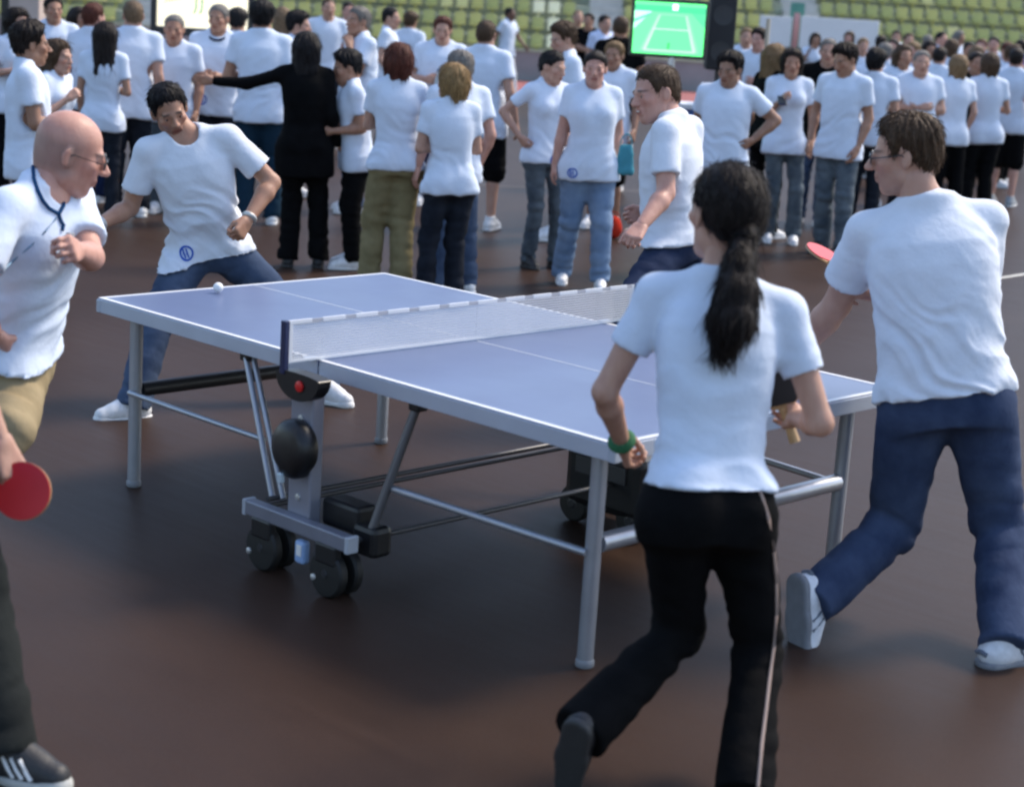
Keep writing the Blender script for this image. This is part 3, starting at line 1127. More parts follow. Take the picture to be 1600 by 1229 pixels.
def emblem(P, right, up, radius, mat=None):
    """A small printed round mark on the shirt, draped on the cloth. right/up: offsets from the pelvis in the torso frame (metres)."""
    V, Q = P['shirt_world']
    tree = BVHTree.FromPolygons([tuple(v) for v in V], [tuple(int(i) for i in q) for q in Q])
    mat = mat or cloth('emblem_blue', (.03, .10, .45), var=.05)
    bm = bmesh.new()
    J, fw, sx, ax = P['J'], P['fwd'], P['sx'], P['ax']

    def pt(u, v):
        o = J['P'] + sx * (right + u) + ax * (up + v) + fw * .6
        h = tree.ray_cast(Vector(o), Vector(-fw), 1.2)
        return None if h[0] is None else Vector(h[0]) + Vector(fw) * .004

    def strip(poly):
        vs = [(pt(*a), pt(*b)) for a, b in poly]
        vs = [v for v in vs if v[0] is not None and v[1] is not None]
        row = [(bm.verts.new(a), bm.verts.new(b)) for a, b in vs]
        for (a, b), (c, d) in zip(row, row[1:]):
            bm.faces.new((a, b, d, c))
    n = 28
    strip([((radius * math.cos(2 * math.pi * k / n), radius * math.sin(2 * math.pi * k / n)),
            (radius * .74 * math.cos(2 * math.pi * k / n), radius * .74 * math.sin(2 * math.pi * k / n))) for k in range(n + 1)])
    for x0 in (-.28, .18):
        strip([((radius * (x0 + .10 * q / 4 * 2 - .05), radius * (-.6 + q * .3)), (radius * (x0 + .17 + .10 * q / 4 * 2), radius * (-.6 + q * .3))) for q in range(5)])
    for x0, y0 in ((-.1, .15), (.36, .2)):
        strip([((radius * (x0 + .05 * q), radius * (y0 - .02 * q * q)), (radius * (x0 + .05 * q), radius * (y0 - .14 - .02 * q * q))) for q in range(5)])
    me = bpy.data.meshes.new('emblem')
    bm.to_mesh(me)
    bm.free()
    return link_mesh('emblem', me, mat, P['shirt'], origin=P['base'])


def band(P, side, along, r, width, mat, name, bulge=0.0):
    """A strap round the wrist (watch, sweatband)."""
    J = P['J']
    d = nrm(J['W' + side] - J['E' + side])
    c = J['W' + side] - d * along
    b = Bld()
    b.lathe(c - d * width / 2, d, [(r, 0), (r + .005, .003), (r + .006 + bulge, width / 2), (r + .005, width - .003), (r, width)], 18)
    return b.build(name, mat, P['root'], smooth=True, origin=P['base'])


def glasses(P, col=(.03, .03, .03)):
    HM, hs, J = P['HM'], P['hs'], P['J']
    b = Bld()

    def w(x, y, z):
        return np.array([x, y, z]) * hs @ HM + J['Hd']
    for sg in (-1, 1):
        b.path([w(sg * .033 + .024 * math.cos(a), .108 - abs(.024 * math.cos(a) * sg + .033) * .12, .002 + .016 * math.sin(a)) for a in [2 * math.pi * k / 18 for k in range(18)]], .0022, 6, closed=True)
        b.path([w(sg * .057, .100, .006), w(sg * .078, .075, .008), w(sg * .083, .0, .010), w(sg * .082, -.012, .0)], .0022, 6)
    b.path([w(-.010, .109, .006), w(0, .112, .009), w(.010, .109, .006)], .0022, 6)
    o = b.build('glasses', material('glasses_frame', col, rough=.3), P['root'], smooth=True, origin=P['base'])
    lens = Bld()
    for sg in (-1, 1):
        lens.lathe(w(sg * .033, .1045, .002), nrm(np.array([sg * .12, 1, 0]) @ HM), [(.001, 0), (.022 * hs, 0), (.022 * hs, .0012), (.001, .0012)], 16)
    lm = material('lens_glass', (.8, .85, .9), rough=.05, alpha=.25)
    lens.build('lens', lm, o, origin=P['base'])
    return o


def paddle(loc, blade_dir, normal, label, red_side=True, sc=1.0, grip=True):
    """Table tennis bat: handle end at loc, blade along blade_dir, normal = face of the first rubber."""
    f, n = nrm(blade_dir), np.asarray(normal, float)
    n = nrm(n - f * (n @ f))
    t = np.cross(f, n)
    root = empty('table_tennis_paddle', loc, label, 'paddle')
    o = np.asarray(loc, float)

    def w(x, y, z):
        return o + (t * x + f * y + n * z) * sc
    prof = []
    for k in range(40):
        a = 2 * math.pi * k / 40
        x, y = .0755 * math.sin(a), .175 - .079 * math.cos(a)
        prof.append((x, y))
    wood = material('paddle_wood', (.42, .26, .12), rough=.5, var=.2, vscale=20, stretch=(1, 8, 1))
    b = Bld()
    b.prism([w(x, y, -.003) for x, y in prof], n * .006 * sc)
    b.build('blade', wood, root, origin=o)
    cut = [(x * .985, max(.175 + (y - .175) * .985, .112)) for x, y in prof]
    for sg, nm, c in ((1, 'red_rubber', (.62, .018, .022)), (-1, 'black_rubber', (.012, .012, .014))):
        if not red_side:
            nm, c = (('black_rubber', (.012, .012, .014)) if sg == 1 else ('red_rubber', (.62, .018, .022)))
        b = Bld()
        b.prism([w(x, y, sg * .0034) for x, y in cut], n * sg * .0035 * sc)
        b.build(nm, material(nm, c, rough=.42, var=.05, bump=.0003, bscale=300), root, origin=o)
    b = Bld()
    b.path([w(0, 0, 0), w(0, .03, 0), w(0, .07, 0), w(0, .105, 0)], [.016 * sc, .0145 * sc, .013 * sc, .0145 * sc], 12)
    b.build('handle', wood, root, smooth=True, origin=o)
    return root


# ================================================================== the setting
def floor_material():
    mt = bpy.data.materials.new('hall_floor')
    mt.use_nodes = True
    nt = mt.node_tree
    b = nt.nodes['Principled BSDF']
    tc = nt.nodes.new('ShaderNodeTexCoord')
    n = nt.nodes.new('ShaderNodeTexNoise')
    n.inputs['Scale'].default_value = 0.55
    n.inputs['Detail'].default_value = 8
    n.inputs['Roughness'].default_value = .65
    nt.links.new(tc.outputs['Object'], n.inputs['Vector'])
    cr = nt.nodes.new('ShaderNodeValToRGB')
    cr.color_ramp.elements[0].position, cr.color_ramp.elements[1].position = .3, .72
    cr.color_ramp.elements[0].color = (.033, .0185, .0128, 1)
    cr.color_ramp.elements[1].color = (.050, .0295, .0215, 1)
    nt.links.new(n.outputs['Fac'], cr.inputs['Fac'])
    # long scuffs
    mp = nt.nodes.new('ShaderNodeMapping')
    mp.inputs['Scale'].default_value = (1.2, 14, 1)
    mp.inputs['Rotation'].default_value = (0, 0, .6)
    nt.links.new(tc.outputs['Object'], mp.inputs['Vector'])
    n2 = nt.nodes.new('ShaderNodeTexNoise')
    n2.inputs['Scale'].default_value = 1.6
    n2.inputs['Detail'].default_value = 6
    nt.links.new(mp.outputs['Vector'], n2.inputs['Vector'])
    mx = nt.nodes.new('ShaderNodeMix')
    mx.data_type = 'RGBA'
    mx.blend_type = 'OVERLAY'
    mx.inputs['Factor'].default_value = .12
    nt.links.new(cr.outputs['Color'], mx.inputs['A'])
    nt.links.new(n2.outputs['Fac'], mx.inputs['B'])
    n4 = nt.nodes.new('ShaderNodeTexNoise')
    n4.inputs['Scale'].default_value = 90
    n4.inputs['Detail'].default_value = 3
    nt.links.new(tc.outputs['Object'], n4.inputs['Vector'])
    mx2 = nt.nodes.new('ShaderNodeMix')
    mx2.data_type = 'RGBA'
    mx2.blend_type = 'OVERLAY'
    mx2.inputs['Factor'].default_value = .35
    nt.links.new(mx.outputs['Result'], mx2.inputs['A'])
    nt.links.new(n4.outputs['Fac'], mx2.inputs['B'])
    nt.links.new(mx2.outputs['Result'], b.inputs['Base Color'])
    rr = nt.nodes.new('ShaderNodeMapRange')
    rr.inputs['To Min'].default_value, rr.inputs['To Max'].default_value = .36, .48
    nt.links.new(n2.outputs['Fac'], rr.inputs['Value'])
    nt.links.new(rr.outputs['Result'], b.inputs['Roughness'])
    b.inputs['Specular IOR Level'].default_value = .08
    n3 = nt.nodes.new('ShaderNodeTexNoise')
    n3.inputs['Scale'].default_value = 240
    nt.links.new(tc.outputs['Object'], n3.inputs['Vector'])
    bp = nt.nodes.new('ShaderNodeBump')
    bp.inputs['Distance'].default_value = .0008
    nt.links.new(n3.outputs['Fac'], bp.inputs['Height'])
    nt.links.new(bp.outputs['Normal'], b.inputs['Normal'])
    return mt


FW = np.array([math.cos(YAW), math.sin(YAW), 0])
RT = np.array([math.sin(YAW), -math.cos(YAW), 0])
C0 = np.array([CAM[0], CAM[1], 0])


def gp(u, d, z=0.0):
    """Ground frame of the hall: u metres to the right of the view axis, d metres away from the camera."""
    return C0 + RT * u + FW * d + UP * z


ROTV = Matrix(((RT[0], FW[0], 0), (RT[1], FW[1], 0), (0, 0, 1)))   # box axes: x right, y away, z up

me = bpy.data.meshes.new('floor')
me.from_pydata([(-220, -220, 0), (220, -220, 0), (220, 220, 0), (-220, 220, 0)], [], [(0, 1, 2, 3)])
tag(link_mesh('floor', me, floor_material(), smooth=False), kind='structure')


def floor_strip(name, pts, width, mat, z=.004):
    b = Bld()
    pts = [np.array([p[0], p[1], z]) for p in pts]
    row = []
    for i, p in enumerate(pts):
        d = nrm(pts[min(i + 1, len(pts) - 1)] - pts[max(i - 1, 0)])
        n = np.array([-d[1], d[0], 0]) * width / 2
        row.append((b.bm.verts.new(p + n), b.bm.verts.new(p - n)))
    for (a, c), (e, f) in zip(row, row[1:]):
        b.bm.faces.new((a, c, f, e))
    return b.build(name, mat)


line_m = material('court_line_paint', (.55, .52, .45), rough=.5, var=.15, vscale=6)
o = floor_strip('floor_line', [at_z(1500, 446), at_z(1568, 434), at_z(1700, 413)], .055, line_m)
tag(o, kind='structure')
o = floor_strip('floor_line', [at_z(640, 283), at_z(770, 291), at_z(900, 297), at_z(1050, 300)], .06, material('court_line_faint', (.16, .13, .11), rough=.5, var=.25, vscale=6))
tag(o, kind='structure')
trk = material('running_track_red', (.30, .085, .075), rough=.7, var=.15, vscale=2)
o = floor_strip('track', [gp(-40, 41.2), gp(40, 41.2)], 4.6, trk)
tag(o, kind='structure')

# ------------------------------------------------------------------ grandstand
D0 = 44.0
concrete = material('stand_concrete', (.32, .35, .27), rough=.85, var=.18, vscale=1.5, bump=.004, bscale=12)
wallm = material('stand_wall_concrete', (.27, .26, .26), rough=.8, var=.12, vscale=1.2, bump=.003, bscale=10)
stand = empty('grandstand', gp(0, D0), 'concrete grandstand with rows of olive green seats behind the crowd', 'grandstand')
b = Bld()
b.box(gp(0, D0 + .1, .34), (60, .2, .68), ROTV)
b.build('front_wall', wallm, stand, origin=gp(0, D0))
b = Bld()
b.box(gp(0, D0 + .1, .71), (60, .26, .06), ROTV)
b.build('wall_coping', concrete, stand, origin=gp(0, D0))
RISE, DEP, NROW = .40, .82, 16
for r in range(NROW):
    b = Bld()
    z1 = .62 + RISE * r
    b.box(gp(0, D0 + .2 + DEP * r + DEP / 2, z1 / 2 + .001 * (r % 2)), (60, DEP - .004, z1), ROTV, bev=.02)
    b.build('step', concrete, stand, origin=gp(0, D0))
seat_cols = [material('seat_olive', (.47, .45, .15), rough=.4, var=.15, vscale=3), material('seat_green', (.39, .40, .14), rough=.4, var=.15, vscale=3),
             material('seat_yellow', (.60, .57, .26), rough=.4, var=.1, vscale=3), material('seat_sunlit', (.80, .78, .55), rough=.4, var=.1, vscale=3)]
seat_mesh = []
for k in range(4):
    b = Bld()
    b.box((0, .02, .0), (.29, .36, .04), bev=.012)
    b.box((0, .20, .15), (.275, .035, .25), Matrix.Rotation(-.18, 3, 'X'), bev=.012)
    b.box((0, .06, -.10), (.06, .06, .18))
    me = b.mesh('seat')
    me.materials.append(seat_cols[k])
    seat_mesh.append(me)
AISLES = ((1.75, .55), (6.7, .6), (-9.5, .5), (14.6, .8))
rs = np.random.RandomState(21)
seatq = Matrix(((RT[0], FW[0], 0, 0), (RT[1], FW[1], 0, 0), (0, 0, 1, 0), (0, 0, 0, 1)))
nseat = 0
rest = bmesh.new()
for r in range(NROW):
    d = D0 + .2 + DEP * r + .50
    z = .62 + RISE * r + .20
    umin = (-15.5, -10.5, -3.5, 2.5, 8.5)[r] if r < 5 else 99
    for i in range(-64, 65):
        u = i * .385 + .05
        if any(abs(u - a) < w for a, w in AISLES):
            continue
        lit = math.exp(-((u - .7) / .8) ** 2) if r < 3 else 0  # sun patch painted by choosing paler seats around this spot
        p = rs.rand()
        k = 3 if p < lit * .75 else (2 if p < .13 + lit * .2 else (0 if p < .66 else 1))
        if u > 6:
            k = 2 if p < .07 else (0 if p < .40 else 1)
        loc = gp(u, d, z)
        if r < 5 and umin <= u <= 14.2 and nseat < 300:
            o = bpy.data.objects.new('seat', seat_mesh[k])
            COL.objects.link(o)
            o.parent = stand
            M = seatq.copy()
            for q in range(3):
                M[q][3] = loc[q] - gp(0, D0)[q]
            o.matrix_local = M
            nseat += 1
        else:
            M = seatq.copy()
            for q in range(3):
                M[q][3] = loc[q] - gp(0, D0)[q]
            tmp = seat_mesh[k].copy()
            tmp.transform(M)
            n0 = len(rest.faces)
            rest.from_mesh(tmp)
            rest.faces.ensure_lookup_table()
            for f in rest.faces[n0:]:
                f.material_index = k
            bpy.data.meshes.remove(tmp)
me = bpy.data.meshes.new('more_seats')
rest.to_mesh(me)
rest.free()
for mt in seat_cols:
    me.materials.append(mt)
o = bpy.data.objects.new('more_seats', me)
COL.objects.link(o)
o.parent = stand
tag(o, kind='stuff')
pale = material('aisle_concrete', (.46, .46, .44), rough=.85, var=.15, vscale=2)
for a, w in AISLES:
    for k in range(NROW * 2 - 1):
        b = Bld()
        zz = .62 + RISE * .5 * k
        b.box(gp(a, D0 + .2 + DEP * .5 * k + DEP * .25, zz / 2 + .01), (w * 1.5, DEP * .5 - .003, zz), ROTV)
        b.build('aisle_step', pale, stand, origin=gp(0, D0))

# ------------------------------------------------------------------ things standing at the back
darkm = material('black_metal', (.015, .017, .02), rough=.4)
# pillar at the far left
p0 = at_z(12, 60, 0)
p0 = gp(-7.0, 25.5)
pil = empty('pillar', p0, 'pale square pillar at the far left behind the crowd', 'pillar')
b = Bld()
b.box(p0 + UP * 2.2, (.42, .42, 4.4), ROTV, bev=.02)
b.build('shaft', material('pillar_paint', (.50, .40, .35), rough=.7, var=.1, vscale=2), pil, origin=p0)
b = Bld()
b.box(p0 + UP * .15, (.50, .50, .3), ROTV, bev=.02)
b.build('plinth', wallm, pil, origin=p0)
b = Bld()
b.box(p0 + RT * -.30 + UP * 2.2, (.10, .2, 4.4), ROTV)
b.build('cable_duct', darkm, pil, origin=p0)


def facing(loc_px, d, right=None):
    return at_d(*loc_px, d)


# projection screen on the left
d = 20.0
a0 = at_d(316, 45, d)
scr = empty('projection_screen', (a0[0], a0[1], 0), 'cream projection screen with green scribble between two dark posts', 'screen')
org = np.array([a0[0], a0[1], 0])
zb = a0[2]
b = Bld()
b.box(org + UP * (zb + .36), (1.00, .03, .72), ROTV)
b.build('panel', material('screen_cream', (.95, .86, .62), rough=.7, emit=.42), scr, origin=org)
for sg in (-1, 1):
    b = Bld()
    b.box(org + RT * sg * .535 + UP * (zb * .5 + .42), (.065, .07, zb + .84), ROTV, bev=.006)
    b.box(org + RT * sg * .535 + UP * .02, (.10, .7, .04), ROTV)
    b.build('post', darkm, scr, origin=org)
b = Bld()
b.box(org + UP * (zb - .045), (1.0, .06, .085), ROTV)
b.build('lower_rail', darkm, scr, origin=org)
b = Bld()
b.box(org + UP * (zb + .765), (1.0, .06, .085), ROTV)
b.build('upper_rail', darkm, scr, origin=org)
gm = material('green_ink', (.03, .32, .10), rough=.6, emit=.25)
for x0 in (-.095, -.03):
    b = Bld()
    b.path([org + RT * (x0 + .05 * q / 6 + .012 * math.sin(q)) - FW * .020 + UP * (zb + .16 + .20 * q / 6) for q in range(7)], .008, 6)
    b.build('green_mark', gm, scr, origin=org)
b = Bld()
b.path([org + RT * (-.42 + .05 * q) - FW * .018 + UP * (zb + .27 + .011 * q) for q in range(7)], .005, 6)
b.build('grey_mark', material('grey_ink', (.3, .3, .22), rough=.6), scr, origin=org)

# television with a green court on it
d = 17.0
a0 = at_d(1045, 45, d)
org = np.array([a0[0], a0[1], 0])
tv = empty('television', org, 'flat television showing a bright green tennis court, on a stand', 'television')
zc = a0[2]
TW, TH = .72, .54
b = Bld()
b.box(org + UP * zc, (TW, .07, TH), ROTV, bev=.012)
b.build('casing', material('tv_black', (.012, .014, .014), rough=.3), tv, origin=org)


def tvp(x, y, k):
    return org + RT * x + UP * (zc + y) - FW * (.0365 + .0015 * k)


def tvpoly(name, pts, col, k, e=.9):
    b = Bld()
    b.prism([tvp(x, y, k) for x, y in pts], -FW * .001)
    return b.build(name, material('tv_' + name + '_%d' % k, col, rough=.3, emit=e), tv, origin=org)


hw, hh = .332, .238
b = tvpoly('picture', [(-hw, -hh), (hw, -hh), (hw, hh), (-hw, hh)], (.10, .72, .20), 0)
tvpoly('court', [(-.26, -.21), (.29, -.21), (.17, .13), (-.11, .13)], (.16, .85, .24), 1)
tvpoly('court_inner', [(-.20, -.20), (.23, -.20), (.14, .12), (-.085, .12)], (.09, .70, .19), 2)
tvpoly('far_stand', [(-hw, .15), (hw, .15), (hw, .205), (-hw, .205)], (.04, .36, .16), 1)
tvpoly('left_stand', [(-hw, -.02), (-hw, .15), (-.17, .15)], (.35, .85, .50), 1)
tvpoly('right_stand', [(hw, .02), (hw, .15), (.20, .15)], (.06, .42, .18), 1)
tvpoly('stand_row', [(-hw, .04), (-hw, .07), (-.19, .135), (-.18, .115)], (.08, .5, .22), 2)
tvpoly('scoreboard', [(.02, .17), (.07, .17), (.07, .225), (.02, .225)], (.75, .98, .80), 3)
tvpoly('court_line', [(-.23, -.20), (-.205, -.20), (-.09, .12), (-.098, .12)], (.32, .92, .34), 3)
tvpoly('court_line', [(.235, -.20), (.26, -.20), (.155, .12), (.147, .12)], (.32, .92, .34), 3)
tvpoly('court_line', [(-.225, -.212), (.26, -.212), (.255, -.198), (-.22, -.198)], (.32, .92, .34), 4)
tvpoly('net_line', [(-.155, -.012), (.195, -.012), (.194, -.004), (-.154, -.004)], (.40, .92, .42), 3)
tvpoly('player', [(-.005, -.19), (.012, -.19), (.014, -.13), (-.003, -.13)], (.02, .22, .08), 5, .5)
steel = material('pale_steel', (.55, .55, .54), rough=.4, metal=.5)
b = Bld()
b.tube(org + RT * .05, org + RT * .05 + UP * (zc - TH / 2 + .03), .035)
b.box(org + RT * .05 + UP * .015, (.6, .5, .03), ROTV)
b.build('stand_pole', steel, tv, origin=org, smooth=True)

# loudspeaker column with its own stand
d = 17.8
a0 = at_d(1127, 40, d)
org = np.array([a0[0], a0[1], 0])
zc = a0[2]
sp = empty('loudspeaker', org, 'tall black loudspeaker on a pole to the right of the television', 'loudspeaker')
b = Bld()
b.box(org + UP * (zc + .12), (.26, .28, 1.10), ROTV, bev=.02)
b.build('cabinet', material('speaker_black', (.012, .012, .015), rough=.6, bump=.002, bscale=200), sp, origin=org)
for zz in (-.25, .10, .42):
    b = Bld()
    b.lathe(org - FW * .142 + UP * (zc + zz), -FW, [(.10, 0), (.10, .006), (.08, .004), (.03, .001), (.001, .004)], 20)
    b.build('speaker_cone', material('cone_grey', (.03, .03, .033), rough=.5), sp, smooth=True, origin=org)
b = Bld()
b.tube(org, org + UP * (zc - .42), .025)
for k in range(3):
    an = k * 2.094
    b.tube(org + UP * .45, org + np.array([.42 * math.cos(an), .42 * math.sin(an), .02]), .012)
b.build('tripod', darkm, sp, smooth=True, origin=org)
# beige pole beside it
a0 = at_z(1151, 300)
a0 = gp((1151 - 800) / FOC * 18.6, 18.4)
pole = empty('pole', a0, 'thin beige pole right beside the black loudspeaker', 'pole')
b = Bld()
b.tube(a0, a0 + UP * 1.95, .022)
b.build('shaft', material('beige_pole', (.55, .47, .36), rough=.5), pole, origin=a0, smooth=True)
b = Bld()
b.lathe(a0, UP, [(.16, 0), (.16, .02), (.03, .04)], 20)
b.build('base', darkm, pole, origin=a0)

# white boards in front of the stand
for (x0, x1, y0, y1, lab) in ((1250, 1372, 30, 78, 'wide white blank board in front of the right hand seats'), (1186, 1236, 26, 72, 'narrow white blank board left of the wide one')):
    d = 36.0
    A, Bp = at_d(x0, (y0 + y1) / 2, d), at_d(x1, (y0 + y1) / 2, d)
    c = (A + Bp) / 2
    org = np.array([c[0], c[1], 0])
    hgt = (y1 - y0) * d / FOC
    wid = (x1 - x0) * d / FOC
    bd_ = empty('notice_board', org, lab, 'board')
    b = Bld()
    b.box(org + UP * c[2], (wid, .05, hgt), ROTV, bev=.01)
    b.build('panel', material('board_white', (.78, .76, .76), rough=.6, var=.05, vscale=1.5), bd_, origin=org)
    for sg in (-1, 1):
        b = Bld()
        b.box(org + RT * sg * (wid / 2 - .06) + FW * .05 + UP * (c[2] / 2), (.06, .05, c[2]), ROTV)
        b.build('leg', steel, bd_, origin=org)
# roll up banner between the boards
c = at_d(1243, 50, 36.2)
org = np.array([c[0], c[1], 0])
bn = empty('banner', org, 'narrow upright banner with green edges and pink middle between the boards', 'banner')
b = Bld()
b.box(org + UP * 1.15, (.28, .03, 2.1), ROTV)
b.build('cloth', material('banner_green', (.10, .28, .22), rough=.7), bn, origin=org)
b = Bld()
b.box(org + UP * 1.25 - FW * .018, (.12, .01, 1.5), ROTV)
b.build('print', material('banner_pink', (.55, .30, .30), rough=.7), bn, origin=org)
b = Bld()
b.box(org + UP * .04, (.32, .24, .08), ROTV)
b.build('foot', steel, bn, origin=org)
# table with a blue cloth behind the television
c = gp(3.15 * .57, 18.8)
c = at_z(1085, 380)
org = gp((1082 - 800) / FOC * 18.9, 18.7)
tb = empty('folding_table', org, 'folding table with white top and blue front behind the television stand', 'table')
b = Bld()
b.box(org + UP * 1.04, (.75, .5, .05), ROTV, bev=.008)
b.build('table_top', material('table_white', (.75, .77, .8), rough=.5), tb, origin=org)
b = Bld()
b.box(org + UP * .83 - FW * .2, (.72, .03, .36), ROTV)
b.build('front_panel', material('panel_blue', (.05, .12, .35), rough=.6), tb, origin=org)
for sx_ in (-1, 1):
    for sy_ in (-1, 1):
        b = Bld()
        b.tube(org + RT * sx_ * .33 + FW * sy_ * .2, org + RT * sx_ * .33 + FW * sy_ * .2 + UP * 1.02, .016)
        b.build('leg', steel, tb, smooth=True, origin=org)
bx = empty('cardboard_box', org + UP * 1.065, 'small white box standing on the folding table', 'box')
b = Bld()
b.box(org + UP * 1.16, (.30, .24, .19), ROTV, bev=.006)
b.build('carton', material('carton_white', (.7, .72, .78), rough=.6), bx, origin=org + UP * 1.065)
b = Bld()
b.box(org + UP * 1.262, (.31, .25, .012), ROTV)
b.build('lid', material('carton_lid', (.55, .62, .75), rough=.6), bx, origin=org + UP * 1.065)

# ================================================================== table tennis table
T = .76
tbl = empty('table_tennis_table', (0, 0, 0), 'blue rollaway table tennis table with net and silver legs', 'table')


def top_material():
    mt = material('table_blue', (.098, .128, .235), rough=.30, var=.06, vscale=3, spec=.5)
    nt = mt.node_tree
    n = nt.nodes.new('ShaderNodeTexNoise')
    n.inputs['Scale'].default_value = 2.2
    n.inputs['Detail'].default_value = 5
    tc = nt.nodes.new('ShaderNodeTexCoord')
    nt.links.new(tc.outputs['Object'], n.inputs['Vector'])
    rr = nt.nodes.new('ShaderNodeMapRange')
    rr.inputs['To Min'].default_value, rr.inputs['To Max'].default_value = .26, .42
    nt.links.new(n.outputs['Fac'], rr.inputs['Value'])
    nt.links.new(rr.outputs['Result'], nt.nodes['Principled BSDF'].inputs['Roughness'])
    return mt


blue = top_material()
white = material('line_white', (.72, .73, .75), rough=.4)
alu = material('apron_aluminium', (.52, .57, .66), rough=.38, metal=.35, var=.05, vscale=4)
legm = material('leg_steel', (.40, .42, .46), rough=.36, metal=.6, var=.08, vscale=6)
blk = material('moulded_black', (.012, .012, .013), rough=.38, bump=.0006, bscale=120)
rub = material('tyre_rubber', (.010, .010, .010), rough=.6)
for sg in (-1, 1):
    x0, x1 = (.003, 1.37) if sg > 0 else (-1.37, -.003)
    cx, lx = (x0 + x1) / 2, (x1 - x0)
    b = Bld()
    b.box((cx, 0, T - .0095), (lx, 1.525, .019), bev=.002)
    half = b.build('table_half', blue, tbl)
    for sy in (-1, 1):
        b = Bld()
        b.box((cx, sy * (.7625 - .010), T + .0006), (lx, .020, .002))
        b.build('side_line', white, half)
    b = Bld()
    b.box((sg * (1.37 - .010), 0, T + .0008), (.020, 1.485, .002))
    b.build('end_line', white, half)
    b = Bld()
    b.box((cx, 0, T + .0004), (lx - .02, .004, .0016))
    b.build('centre_line', white, half)
    for sy in (-1, 1):
        b = Bld()
        b.box((cx, sy * .7545, T - .0300), (lx - .004, .022, .053), bev=.002)
        b.build('apron', alu, half)
    for xe, zc_ in ((sg * 1.362, T - .0300), (sg * .016, T - .0455)):
        b = Bld()
        b.box((xe, 0, zc_), (.022, 1.478, .052), bev=.002)
        b.build('apron', alu, half)
    for sy in (-1, 1):
        b = Bld()
        b.box((sg * 1.361, sy * .7535, T - .0315), (.030, .030, .054), bev=.005)
        b.build('corner_cap', material('cap_grey', (.42, .45, .50), rough=.45), half)
for sx_ in (-1, 1):
    for sy in (-1, 1):
        b = Bld()
        b.tube((sx_ * 1.235, sy * .67, .02), (sx_ * 1.235, sy * .67, T - .03), .0265, seg=18)
        lg = b.build('leg', legm, tbl, smooth=True)
        b = Bld()
        b.lathe((sx_ * 1.235, sy * .67, 0), UP, [(.027, 0), (.030, .004), (.030, .022), (.0275, .026)], 18)
        b.build('foot_cap', material('foot_grey', (.22, .23, .25), rough=.5), lg, smooth=True)
    b = Bld()
    b.tube((sx_ * 1.235, -.645, .40), (sx_ * 1.235, .645, .40), .030, seg=16)
    b.build('cross_rail', legm if sx_ > 0 else material('rail_dark', (.05, .05, .055), rough=.4, metal=.4), tbl, smooth=True)
